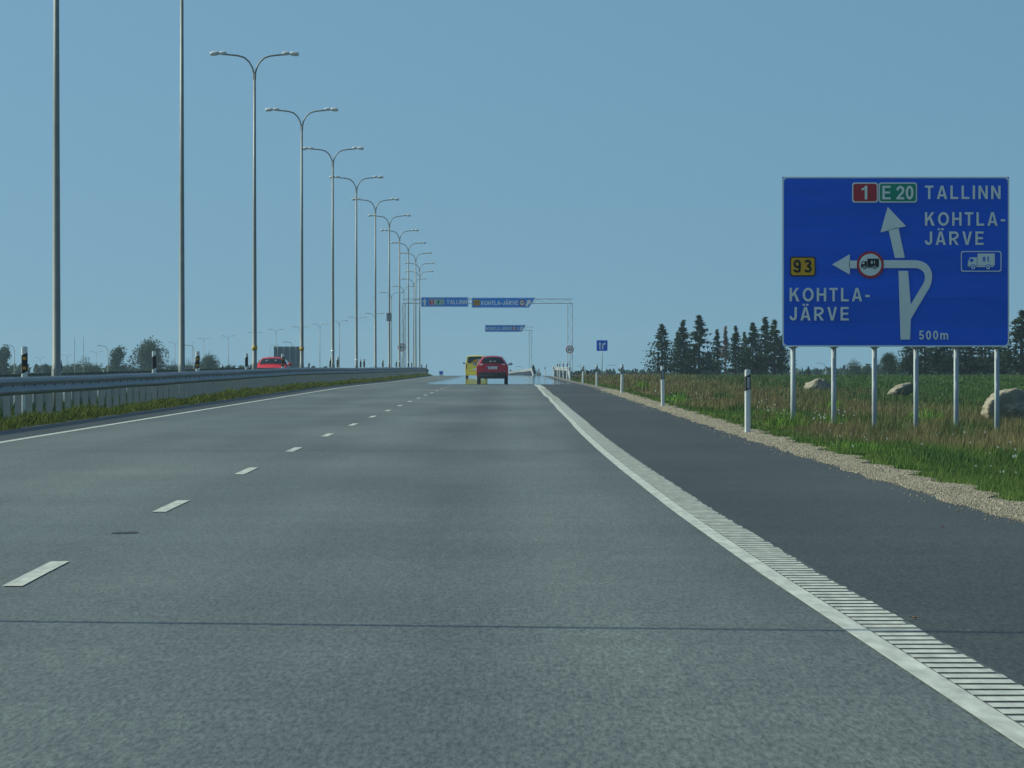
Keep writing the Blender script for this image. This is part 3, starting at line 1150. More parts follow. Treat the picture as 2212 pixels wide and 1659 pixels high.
def glyph(ch):
    """bold road sign capitals drawn as strokes; returns advance width and [(verts, faces)]"""
    t, h = TH, TH / 2
    rc = lambda a, b_, c, d: ([(a, b_), (c, b_), (c, d), (a, d)], [(0, 1, 2, 3)])
    pg = lambda *p: (list(p), [tuple(range(len(p)))])
    rb = _ribbon
    if ch == ' ':
        return .22, []
    if ch == '-':
        return .34, [rc(0, .32, .34, .48)]
    if ch == 'I':
        return t, [rc(0, 0, t, 1)]
    if ch == 'T':
        return .64, [rc(0, 1 - t * .9, .64, 1), rc(.32 - h, 0, .32 + h, 1 - t * .9)]
    if ch == 'L':
        return .58, [rc(0, 0, t, 1), rc(t, 0, .58, t * .9)]
    if ch == 'E':
        return .62, [rc(0, 0, t, 1), rc(t, 0, .62, t * .9), rc(t, .43, .57, .43 + t * .85), rc(t, 1 - t * .9, .61, 1)]
    if ch == 'H':
        return .70, [rc(0, 0, t, 1), rc(.70 - t, 0, .70, 1), rc(t, .43, .70 - t, .43 + t * .9)]
    if ch == 'N':
        w_ = .70
        return w_, [rc(0, 0, t, 1), rc(w_ - t, 0, w_, 1), pg((t, 1), (t, .68), (w_ - t, 0), (w_ - t, .32))]
    if ch in 'A\u00c4':
        w_ = .76
        o_ = [pg((0, 0), (t * 1.08, 0), (w_ / 2, .80), (w_ / 2, 1), (w_ / 2 - t * .58, 1)), pg((w_, 0), (w_ / 2 + t * .58, 1), (w_ / 2, 1), (w_ / 2, .80), (w_ - t * 1.08, 0)),
              rc(w_ * .265, .2, w_ * .735, .2 + t * .85)]
        if ch != 'A':
            o_ += [rc(.16, 1.09, .16 + t, 1.24), rc(w_ - .16 - t, 1.09, w_ - .16, 1.24)]
        return w_, o_
    if ch == 'V':
        w_ = .72
        return w_, [pg((0, 1), (t * 1.08, 1), (w_ / 2, .22), (w_ / 2, 0), (w_ / 2 - t * .56, 0)), pg((w_, 1), (w_ / 2 + t * .56, 0), (w_ / 2, 0), (w_ / 2, .22), (w_ - t * 1.08, 1))]
    if ch == 'K':
        w_ = .74
        return w_, [rc(0, 0, t, 1), pg((t, .30), (t, .54), (w_ - .03 - t * 1.25, 1), (w_ - .03, 1)), pg((.30, .56), (.43, .70), (w_, 0), (w_ - t * 1.28, 0))]
    if ch == 'R':
        w_ = .72
        return w_, [rc(0, 0, t, 1), rb([(t, 1 - h), (.40, 1 - h)] + _arc(.41, .71, .215, 1 - h - .71, 85, -85) + [(.40, .42), (t, .42)]), pg((.30, .35), (.48, .35), (w_, 0), (w_ - t * 1.2, 0))]
    if ch == 'O':
        return .82, [rb(_arc(.41, .5, .41 - h, .5 - h + .012, 0, 360, 30))]
    if ch == '0':
        return .58, [rb(_arc(.29, .5, .29 - h, .5 - h + .01, 0, 360, 26))]
    if ch == 'J':
        w_ = .54
        return w_, [rb([(w_ - h, 1), (w_ - h, .5)] + _arc(w_ / 2, .27, w_ / 2 - h, .27 - h, 0, -180, 16) + [(h, .33)])]
    if ch == '1':
        return .40, [rc(.40 - t, 0, .40, 1), pg((.40 - t, 1), (.40 - t, .80), (.18, .70), (0, .66), (0, .80), (.12, .85), (.20, .92), (.25, 1))]
    if ch == '2':
        return .58, [rb([(h, .66)] + _arc(.29, .70, .29 - h, .30 - h, 175, -20, 16) + cat_rom([(.49, .62), (.40, .45), (.22, .27), (.12, .10)], 4)), rc(0, 0, .58, t * .9)]
    if ch == '3':
        return .58, [rb(_arc(.28, .735, .27 - h, .265 - h, 165, -75, 16) + [(.24, .53)]), rb([(.24, .525)] + _arc(.285, .28, .295 - h, .28 - h, 75, -165, 18))]
    if ch == '5':
        return .58, [rc(.09, 1 - t * .85, .54, 1), pg((.09, 1), (.09 + t * .9, 1), (.03 + t * .95, .47), (.03, .45)), rb([(.10, .50)] + _arc(.28, .325, .30 - h, .325 - h, 110, -160, 20))]
    if ch == '8':
        return .58, [rb(_arc(.29, .745, .26 - h, .255 - h * .9, 0, 360, 20), TH * .9), rb(_arc(.29, .28, .29 - h, .28 - h * .8, 0, 360, 22), TH * .9)]
    if ch == '9':
        return .58, [rb(_arc(.29, .67, .29 - h, .33 - h, 0, 360, 22)), rb([(.58 - h, .64)] + cat_rom([(.58 - h, .60), (.56 - h, .36), (.44, .12), (.27, h), (.10, .15), (.07, .25)], 5))]
    if ch == 'm':
        w_, x_ = .90, .74
        return w_, [rc(0, 0, t, x_), rc(w_ / 2 - h, 0, w_ / 2 + h, x_ * .7), rc(w_ - t, 0, w_, x_ * .7), rb(_arc(w_ / 4 + h / 2, x_ * .68, w_ / 4 - h / 2, x_ * .32 - h, 180, 0, 12)), rb(_arc(w_ * .75 - h / 2, x_ * .68, w_ / 4 - h / 2, x_ * .32 - h, 180, 0, 12))]
    if ch == 't':
        return .36, [rb([(.09 + h, 1), (.09 + h, .25), (.13 + h, .10), (.24, h * .9), (.36, h * .9)]), rc(0, .62, .34, .62 + t * .8)]
    raise ValueError(ch)


def cat_rom(pts, m):
    """smooth a polyline of tuples through its points"""
    out = []
    n = len(pts)
    for i in range(n - 1):
        p0, p1, p2, p3 = pts[max(0, i - 1)], pts[i], pts[i + 1], pts[min(n - 1, i + 2)]
        for k in range(m):
            t = k / m
            out.append(tuple(.5 * ((2 * b_) + (-a + c) * t + (2 * a - 5 * b_ + 4 * c - d) * t * t + (-a + 3 * b_ - 3 * c + d) * t ** 3) for a, b_, c, d in zip(p0, p1, p2, p3)))
    out.append(pts[-1])
    return out


def text_poly(s, u0, u1, v0, cap):
    """letters fitted between u0 and u1, standing on v0 with cap height cap; each stroke a hair above the last"""
    gl = [glyph(ch) for ch in s]
    tot = sum(g_[0] for g_ in gl)
    ng = max(1, len(s) - 1)
    gap = ((u1 - u0) / cap - tot) / ng
    sq = 1.0
    if len(s) == 1:
        sq = (u1 - u0) / cap / tot
        gap = 0
    elif gap < .10:
        gap = .10
        sq = (u1 - u0) / cap / (tot + gap * ng)
    V_, F_ = [], []
    x = 0.0
    lay = 0
    for w_, parts in gl:
        for k, (v, f) in enumerate(parts):
            o = len(V_)
            V_ += [(u0 + (x + p[0]) * cap * sq, v0 + p[1] * cap, .00035 * k) for p in v]
            F_ += [tuple(i + o for i in q) for q in f]
        x += w_ + gap
    return V_, F_


class Face:
    """flat film shapes on a board: u to the right, v up, layer towards the viewer"""
    def __init__(s):
        s.mb = MB()

    def poly(s, pts, layer=1, mi=0):
        s.mb.add([(p[0], -.004 * layer, p[1]) for p in pts], [tuple(range(len(pts)))], mi)

    def text(s, t, u0, u1, v0, cap, layer=1, mi=0, bold=.012, space=1.08):
        v, f = text_poly(t, u0, u1, v0, cap)
        s.mb.add([(p[0], -.004 * layer - p[2], p[1]) for p in v], f, mi)

    def ring(s, outer, inner, layer=1, mi=0):
        n = len(outer)
        v = [(p[0], -.004 * layer, p[1]) for p in outer] + [(p[0], -.004 * layer, p[1]) for p in inner]
        s.mb.add(v, [(k, (k + 1) % n, n + (k + 1) % n, n + k) for k in range(n)], mi)

    def build(s, name, mats, parent):
        return s.mb.build(name, mats, parent)


def rrect(u0, u1, v0, v1, r, n=6):
    out = []
    for cx_, cy_, a0 in ((u1 - r, v1 - r, 0), (u0 + r, v1 - r, 90), (u0 + r, v0 + r, 180), (u1 - r, v0 + r, 270)):
        for k in range(n + 1):
            a = R(a0 + 90 * k / n)
            out.append((cx_ + r * math.cos(a), cy_ + r * math.sin(a)))
    return out


def circ(u, v, r, n=28):
    return [(u + r * math.cos(2 * math.pi * k / n), v + r * math.sin(2 * math.pi * k / n)) for k in range(n)]


# the big direction sign
SY = 95.0
sx0 = (1690 - CX) * SY / F
sz0 = EYE - (749 - HY) * SY / F
SW = 490 * SY / F
SHt = 367 * SY / F
big = empty('direction_sign', (sx0, SY, ground(sx0, SY)))
zb = sz0 - big.location.z
K = SW / 1890.0


def U(zx):
    return (zx - 198) * K


def Vv(zy):
    return zb + (1485 - zy) * SHt / 1415.0


mb = MB()
pr = rrect(0, SW, zb, zb + SHt, .06)
# face made of stacked planks that never sit quite flush
np_ = 7
for k in range(np_):
    a, c = zb + SHt * k / np_, zb + SHt * (k + 1) / np_
    tilt = [.011, -.008, .013, -.012, .009, -.011, .010][k]
    nxs = 24
    v, f = [], []
    for j in range(4):
        t = j / 3
        for i in range(nxs + 1):
            u = SW * i / nxs
            z = a + (c - a) * t
            d = .0 + tilt * (t - .5) * 1.2 + .0028 * mnoise.noise(Vector((u * 1.4, z * 1.1, 2.0 + k * .2)))
            v.append((u, d, z - (.0015 if j == 3 else 0)))
    for j in range(3):
        for i in range(nxs):
            q = j * (nxs + 1) + i
            f.append((q, q + 1, q + nxs + 2, q + nxs + 1))
    mb.add(v, f)
panel = mb.build('panel', M['sign_blue'], big, smooth=True)
panel.location.y = .012
mb = MB()
for k in range(4):
    mb.box((SW / 2, .055, zb + SHt * (.1 + .27 * k)), (SW - .05, .05, .07))
mb.box((SW / 2, .028, zb + SHt / 2), (SW, .004, SHt))
mb.build('backing_frame', M['sign_back'], big)
fc = Face()
fc.ring(rrect(.0, SW, zb, zb + SHt, .06), rrect(.026, SW - .026, zb + .026, zb + SHt - .026, .075), 2)
fc.build('border', M['sign_white'], big)
fc = Face()
P = lambda *q: [(U(a), Vv(c)) for a, c in q]
# stem with the branch that swings round to the left
out_ = [(1262, 1425), (1268, 1255)]
cvo = [(1268, 1255), (1428, 985), (1442, 940), (1446, 895), (1440, 855), (1424, 822), (1400, 796), (1370, 777), (1335, 767), (1300, 764)]
cvi = [(1300, 830), (1325, 832), (1350, 842), (1370, 858), (1382, 880), (1385, 908), (1382, 935), (1370, 962), (1267, 1132)]
stem = [(1182, 1425), (1262, 1425), (1268, 1255), (1267, 1132), (1245, 853), (1165, 853)]
fc.poly(P(*stem), 2)
n_ = 10
vo = [Vector((*p, 0)) for p in cvo]
quad_o = cvo[:]
quad_i = cvi[::-1]
# skin the branch between its two edges
def resample(pl, m):
    d = [0]
    for a, c in zip(pl[:-1], pl[1:]):
        d.append(d[-1] + math.hypot(c[0] - a[0], c[1] - a[1]))
    o_ = []
    for k in range(m):
        t = d[-1] * k / (m - 1)
        o_.append((float(np.interp(t, d, [p[0] for p in pl])), float(np.interp(t, d, [p[1] for p in pl]))))
    return o_
A_, B_ = resample(quad_o, 24), resample(quad_i, 24)
vv = [(U(a), -.008, Vv(c)) for a, c in A_] + [(U(a), -.008, Vv(c)) for a, c in B_]
fc.mb.add(vv, [(k, k + 1, 24 + k + 1, 24 + k) for k in range(23)])
fc.poly(P((1300, 764), (1040, 764), (1040, 830), (1300, 830)), 2)
fc.build('arrow', M['sign_white'], big)['label'] = 'white arrow that bends round to the left'
fc = Face()
fc.poly(P((1135, 746), (1218, 744), (1164, 490), (1082, 513)), 2)
fc.poly(P((1075, 320), (1014, 533), (1228, 481)), 2)
fc.build('arrow', M['sign_white'], big)['label'] = 'white arrow pointing straight ahead'
fc = Face()
fc.poly(P((612, 800), (760, 885), (760, 714)), 2)
fc.poly(P((755, 767), (755, 832), (822, 832), (822, 767)), 2)
fc.build('arrow', M['sign_white'], big)
CAP = 112 * SHt / 1415.0
for word, a_, c_, v_, k_ in (('TALLINN', 1385, 2015, 255, 1), ('KOHTLA-', 1385, 2055, 477, 1), ('J\u00c4RVE', 1385, 1875, 637, 1),
                             ('KOHTLA-', 258, 926, 1107, 1), ('J\u00c4RVE', 258, 752, 1266, 1), ('500m', 1335, 1580, 1425, .66)):
    fc = Face()
    fc.text(word, U(a_), U(c_), Vv(v_), CAP * k_, 2)
    fc.build('lettering', M['sign_white'], big)


def plate(root, nm, u0, u1, v0, v1, r, bw, mats, text, tb, label=None):
    q = Face()
    q.poly(rrect(u0, u1, v0, v1, r), 2, 0)
    q.poly(rrect(u0 + bw, u1 - bw, v0 + bw, v1 - bw, r * .8), 3, 1)
    q.text(text, *tb, 4, 2, bold=.018)
    o = q.build(nm, mats, root)
    if label:
        o['label'] = label
    return o


def truck(fc, u, v, s, mi, li, layer, flip=1):
    """lorry seen from the side, cab to the left; s = overall width"""
    g = lambda *p: [(u + a * s, v + c * s) for a, c in p]
    fc.poly(g((.36, .12), (1, .12), (1, .56), (.36, .56)), layer, mi)
    fc.poly(g((0, .08), (.34, .08), (.34, .42), (.08, .42), (.01, .26)), layer, mi)
    fc.poly(g((.06, .26), (.2, .26), (.2, .37), (.1, .37)), layer + 1, li)
    fc.poly(g((.02, .06), (.95, .06), (.95, .11), (.02, .11)), layer, mi)
    for cx_ in (.2, .76):
        fc.poly(circ(u + cx_ * s, v + .06 * s, .105 * s, 16), layer + 1, li)
        fc.poly(circ(u + cx_ * s, v + .06 * s, .08 * s, 16), layer + 2, mi)
        fc.poly(circ(u + cx_ * s, v + .06 * s, .035 * s, 12), layer + 3, li)
    fc.text('8t', u + .55 * s, u + .79 * s, v + .26 * s, .19 * s, layer + 1, li)


plate(big, 'route_plate', U(778), U(995), Vv(285), Vv(117), .05, .025, [M['sign_white'], M['sign_red'], M['sign_white']], '1', (U(856), U(905), Vv(258), 113 * SHt / 1415), 'red route plate reading 1')
plate(big, 'route_plate', U(999), U(1320), Vv(285), Vv(117), .05, .025, [M['sign_white'], M['sign_green'], M['sign_white']], 'E 20', (U(1030), U(1290), Vv(258), 113 * SHt / 1415), 'green route plate reading E 20')
plate(big, 'route_plate', U(262), U(474), Vv(898), Vv(735), .05, .02, [M['sign_black'], M['sign_yellow'], M['sign_black']], '93', (U(290), U(442), Vv(868), 108 * SHt / 1415), 'amber route plate reading 93')
fc = Face()
cu_, cv_ = U(930), Vv(802)
fc.poly(circ(cu_, cv_, 113 * K, 40), 3, 0)
fc.poly(circ(cu_, cv_, 92 * K, 40), 4, 1)
truck(fc, U(851), Vv(836), 151 * K, 2, 1, 5)
o = fc.build('lorry_ban_roundel', [M['sign_red'], M['sign_white'], M['sign_black']], big)
fc = Face()
fc.ring(rrect(U(1685), U(2023), Vv(860), Vv(688), .045), rrect(U(1693), U(2015), Vv(852), Vv(696), .038), 2, 0)
truck(fc, U(1742), Vv(835), 225 * K, 0, 1, 2)
fc.build('lorry_symbol', [M['sign_white'], M['sign_blue']], big)
pmb = MB()
for k, px in enumerate((1714, 1802, 1890, 1980, 2067, 2155)):
    u = (px - 1690) * SY / F
    mb = MB()
    gx_ = ground(sx0 + u, SY) - big.location.z
    mb.tube([(0, 0, gx_ - .5), (0, 0, zb + .02)], [.047, .047], 12)
    mb.tube([(0, 0, zb + .02), (0, 0, zb + SHt * .92)], [.047, .047], 12)
    p_ = mb.build('post', M['sign_post'], big, smooth=True, loc=(u, .13, 0))
    c_ = MB()
    c_.box((0, -.02, zb - .012), (.16, .10, .02))
    c_.build('bracket', M['steel'], p_)
tag(big, 'large blue direction sign to Tallinn and Kohtla-Järve on six steel posts', 'road sign')


# ------------------------------------------------------------------ gantries
def lattice_leg(mb, x0, x1, z0, z1, d=.30, r=.022, y=0):
    for x in (x0, x1):
        for yy in (y - d / 2, y + d / 2):
            mb.tube([(x, yy, z0), (x, yy, z1)], r, 6)
    n = max(3, int((z1 - z0) / .55))
    for k in range(n):
        a, c = z0 + (z1 - z0) * k / n, z0 + (z1 - z0) * (k + 1) / n
        for yy in (y - d / 2, y + d / 2):
            p, q = (x0, x1) if k % 2 else (x1, x0)
            mb.tube([(p, yy, a), (q, yy, c)], r * .45, 5)
        for x in (x0, x1):
            mb.tube([(x, y - d / 2, a), (x, y + d / 2, c)], r * .45, 5)


def lattice_beam(mb, x0, x1, z0, z1, d=.4, r=.028):
    for z in (z0, z1):
        for yy in (-d / 2, d / 2):
            mb.tube([(x0, yy, z), (x1, yy, z)], r, 6)
    n = max(4, int((x1 - x0) / .6))
    for k in range(n):
        a, c = x0 + (x1 - x0) * k / n, x0 + (x1 - x0) * (k + 1) / n
        p, q = (z0, z1) if k % 2 else (z1, z0)
        for yy in (-d / 2, d / 2):
            mb.tube([(a, yy, p), (c, yy, q)], r * .45, 5)
        for z in (z0, z1):
            mb.tube([(a, -d / 2, z), (c, d / 2, z)], r * .45, 5)


GY = 450.0
gs = GY / F
xl, xr = (872 - CX) * gs, (1231 - CX) * gs
gl_ = gz(GY)
gan = empty('sign_gantry', (xl, GY, gl_))
zt0, zt1 = EYE - (656 - HY) * gs - gl_, EYE - (646 - HY) * gs - gl_
mb = MB()
lattice_leg(mb, -.14, .14, -.3, zt0)
mb.build('leg', M['steel'], gan)
mb = MB()
lattice_leg(mb, xr - xl - .19, xr - xl + .22, -.6, zt0)
mb.build('leg', M['steel'], gan)
mb = MB()
lattice_beam(mb, -.1, (1237 - 872) * gs, zt0 + .02, zt1)
mb.build('beam', M['steel'], gan)
tag(gan, 'nearer steel lattice gantry spanning the carriageway with two blue signs', 'gantry')


def arrow_poly(u, v, s, ang):
    pts = [(-.16, -.5), (.16, -.5), (.16, .05), (.36, .05), (0, .5), (-.36, .05), (-.16, .05)]
    c, q = math.cos(ang), math.sin(ang)
    return [(u + (a * c - b_ * q) * s, v + (a * q + b_ * c) * s) for a, b_ in pts]


def overhead(px0, px1, pxs, py0, py1, Y, yo, label):
    """blue board on a gantry; pxs = where the slanted right end meets the bottom"""
    k = Y / F
    z1, z0 = EYE - (py0 - HY) * k, EYE - (py1 - HY) * k
    root = empty('overhead_sign', ((px0 - CX) * k, Y + yo, z0))
    H_ = z1 - z0
    W_, Wb = (px1 - px0) * k, (pxs - px0) * k
    mb = MB()
    mb.prism([(0, 0), (Wb, 0), (W_, H_), (0, H_)], 0, .05)
    mb.build('panel', M['overhead_blue'], root)
    fc = Face()
    b_ = .045
    fc.ring([(0.01, .01), (Wb - .01, .01), (W_ - .02, H_ - .01), (.01, H_ - .01)], [(b_, b_), (Wb - b_, b_), (W_ - b_ - .05, H_ - b_), (b_, H_ - b_)], 2)
    fc.build('border', M['sign_white'], root)
    br = MB()
    for u in (W_ * .25, W_ * .7):
        br.box((u, .075 + .02, H_ * .5), (.06, .09, H_ * .8))
    br.build('bracket', M['steel'], root)
    tag(root, label, 'road sign', 'blue overhead signs')
    return root, W_, Wb, H_


oh, W_, Wb, H_ = overhead(910, 1012, 1012, 642, 663, GY, -.36, 'blue overhead sign to Tallinn with an arrow pointing up')
q = lambda f_: W_ * f_
fc = Face()
fc.poly(arrow_poly(W_ * .075, H_ * .5, H_ * .72, 0), 3)
fc.build('arrow', M['sign_white'], oh)
fc = Face()
fc.text('TALLINN', W_ * .54, W_ * .965, H_ * .27, H_ * .46, 3)
fc.build('lettering', M['sign_white'], oh)
plate(oh, 'route_plate', W_ * .165, W_ * .275, H_ * .2, H_ * .8, .04, .03, [M['sign_white'], M['sign_red'], M['sign_white']], '1', (W_ * .205, W_ * .235, H_ * .3, H_ * .4), 'red route plate reading 1')
plate(oh, 'route_plate', W_ * .28, W_ * .495, H_ * .2, H_ * .8, .04, .03, [M['sign_white'], M['sign_green'], M['sign_white']], 'E 20', (W_ * .30, W_ * .475, H_ * .3, H_ * .4), 'green route plate reading E 20')

oh, W_, Wb, H_ = overhead(1019, 1157, 1143, 643, 665, GY, -.36, 'longer blue overhead sign to Kohtla-Järve with a slanted end')
fc = Face()
fc.poly(arrow_poly(W_ * .885, H_ * .5, H_ * .78, R(-32)), 3)
fc.build('arrow', M['sign_white'], oh)
fc = Face()
fc.text('KOHTLA-J\u00c4RVE', W_ * .145, W_ * .725, H_ * .27, H_ * .42, 3)
fc.build('lettering', M['sign_white'], oh)
plate(oh, 'route_plate', W_ * .025, W_ * .13, H_ * .2, H_ * .8, .04, .03, [M['sign_black'], M['sign_yellow'], M['sign_black']], '93', (W_ * .042, W_ * .113, H_ * .3, H_ * .4), 'amber route plate reading 93')
fc = Face()
fc.poly(circ(W_ * .79, H_ * .5, H_ * .3), 3, 0)
fc.poly(circ(W_ * .79, H_ * .5, H_ * .22), 4, 1)
truck(fc, W_ * .79 - H_ * .16, H_ * .42, H_ * .32, 2, 1, 5)
fc.build('lorry_ban_roundel', [M['sign_red'], M['sign_white'], M['sign_black']], oh)

G2 = 680.0
g2 = G2 / F
gb = gz(G2)
gan2 = empty('sign_gantry', ((1146 - CX) * g2, G2, gb))
z2a, z2b = EYE - (714 - HY) * g2 - gb, EYE - (706.5 - HY) * g2 - gb
mb = MB()
lattice_leg(mb, -.18, .18, -.5, z2a, r=.026)
mb.build('leg', M['steel'], gan2)
mb = MB()
lattice_beam(mb, (1050 - 1146) * g2, .3, z2a + .02, z2b, r=.026)
mb.build('beam', M['steel'], gan2)
tag(gan2, 'farther cantilever gantry with one lattice leg and one blue sign', 'gantry')
oh, W_, Wb, H_ = overhead(1048, 1136, 1127, 702, 717, G2, -.36, 'smaller blue overhead sign to Kohtla-Järve hanging on the farther gantry')
fc = Face()
fc.poly(arrow_poly(W_ * .89, H_ * .5, H_ * .78, R(-32)), 3)
fc.build('arrow', M['sign_white'], oh)
fc = Face()
fc.text('KOHTLA-J\u00c4RVE', W_ * .03, W_ * .655, H_ * .27, H_ * .42, 3)
fc.build('lettering', M['sign_white'], oh)
fc = Face()
fc.poly([(W_ * .80, H_ * .27), (W_ * .815, H_ * .27), (W_ * .815, H_ * .69), (W_ * .80, H_ * .69)], 3)
fc.build('lettering', M['sign_white'], oh)
fc = Face()
fc.poly(circ(W_ * .72, H_ * .5, H_ * .3), 3, 0)
fc.poly(circ(W_ * .72, H_ * .5, H_ * .21), 4, 1)
truck(fc, W_ * .72 - H_ * .15, H_ * .42, H_ * .3, 2, 1, 5)
fc.build('lorry_ban_roundel', [M['sign_red'], M['sign_white'], M['sign_black']], oh)


# speed limit signs
def speed_sign(px, py, Y, label):
    k = Y / F
    X = (px - CX) * k
    g = ground(X - cofs(Y), Y)
    zc = EYE - (py - HY) * k - g
    root = empty('speed_limit_sign', (X, Y, g))
    mb = MB()
    mb.tube([(0, .05, -.3), (0, .05, zc + .2)], .03, 8)
    mb.build('post', M['steel'], root, smooth=True)
    r = 8.7 * k
    mb = MB()
    mb.prism(circ(0, zc, r, 36), 0, .012)
    d = mb.build('panel', M['sign_white'], root)
    fc = Face()
    fc.ring(circ(0, zc, r, 36), circ(0, zc, r * .80, 36), 2)
    fc.build('border', M['sign_red'], root)
    fc = Face()
    fc.text('90', -r * .5, r * .5, zc - r * .34, r * .68, 2, bold=.02)
    fc.build('lettering', M['sign_black'], root)
    tag(root, label, 'road sign', 'round speed limit signs')


speed_sign(868, 750.5, GY - 6, 'round 90 speed limit sign among the lamp columns')
speed_sign(1231, 755, GY - 4, 'round 90 speed limit sign in front of the gantry right leg')

# blue lane sign on a pole
Y = 330.0
k = Y / F
X = (1300.5 - CX) * k
g = ground(X - cofs(Y), Y)
root = empty('lane_sign', (X, Y, g))
z0, z1 = EYE - (758 - HY) * k - g, EYE - (735 - HY) * k - g
hw = 11.8 * k
mb = MB()
mb.tube([(0, .05, -.3), (0, .05, z1 - .05)], .026, 8)
mb.build('post', M['steel'], root, smooth=True)
mb = MB()
mb.prism(rrect(-hw, hw, z0, z1, .04), 0, .012)
mb.build('panel', M['sign_blue'], root)
fc = Face()
h_ = z1 - z0
fc.poly([(-hw * .5, z0 + h_ * .14), (-hw * .26, z0 + h_ * .14), (-hw * .26, z0 + h_ * .62), (-hw * .12, z0 + h_ * .62), (-hw * .38, z0 + h_ * .86), (-hw * .64, z0 + h_ * .62), (-hw * .5, z0 + h_ * .62)], 2)
fc.build('arrow', M['sign_white'], root)
fc = Face()
fc.poly([(hw * .02, z0 + h_ * .14), (hw * .24, z0 + h_ * .14), (hw * .24, z0 + h_ * .56), (hw * .42, z0 + h_ * .62), (hw * .42, z0 + h_ * .74), (hw * .1, z0 + h_ * .70), (hw * .02, z0 + h_ * .58)], 3)
fc.poly([(hw * .40, z0 + h_ * .50), (hw * .74, z0 + h_ * .68), (hw * .40, z0 + h_ * .86)], 4)
fc.build('arrow', M['sign_white'], root)
tag(root, 'small square blue sign with two white lane arrows on a pole', 'road sign')

# small far sign in the mirage
Y = 640.0
k = Y / F
X = (953 - CX) * k
g = gz(Y)
root = empty('small_sign', (X, Y, g))
zc = EYE - (806 - HY) * k - g
mb = MB()
mb.tube([(0, .04, -.3), (0, .04, max(zc, .3))], .03, 8)
mb.build('post', M['steel'], root)
mb = MB()
mb.prism(rrect(-.26, .26, zc - .32, zc + .26, .03), 0, .012)
mb.build('panel', M['sign_white'], root)
fc = Face()
fc.poly([(-.24, zc + .24), (.24, zc + .24), (.24, zc + .02), (0, zc - .22), (-.24, zc + .02)], 2)
fc.build('arrow', M['sign_blue'], root)
tag(root, 'tiny blue and white sign standing in the mirage left of the van', 'road sign')

# back of a sign for the opposite traffic
Y = 520.0
k = Y / F
X = (620 - CX) * k
g = ground(X - cofs(Y), Y)
root = empty('reversed_sign', (X, Y, g))
z0, z1 = .35, EYE - (748.5 - HY) * k - g
hw = 28.5 * k
mb = MB()
mb.box((0, 0, (z0 + z1) / 2), (2 * hw, .03, z1 - z0))
mb.build('panel', M['sign_back'], root)
for u in (-.7, -.24, .22, .68):
    mb = MB()
    mb.tube([(u * hw, -.05, -.3), (u * hw, -.05, z1 - .05)], .035, 8)
    mb.build('post', M['sign_post'], root, smooth=True)
tag(root, 'grey ribbed back of a road sign behind the red wagon', 'road sign')

# little panel strapped to a lamp pole
Y = rows[7][1]
X = (841 - CX) * Y / F
zc = EYE - (685 - HY) * Y / F
mb = MB()
mb.box((0, .0, 0), (.36, .12, .64))
mb.box((0, -.07, .0), (.30, .02, .56))
o = mb.build('pole_panel', M['steel'], loc=(X - .03, Y - .19, zc))
tag(o, 'small grey upright panel strapped high on a lamp pole', 'panel')


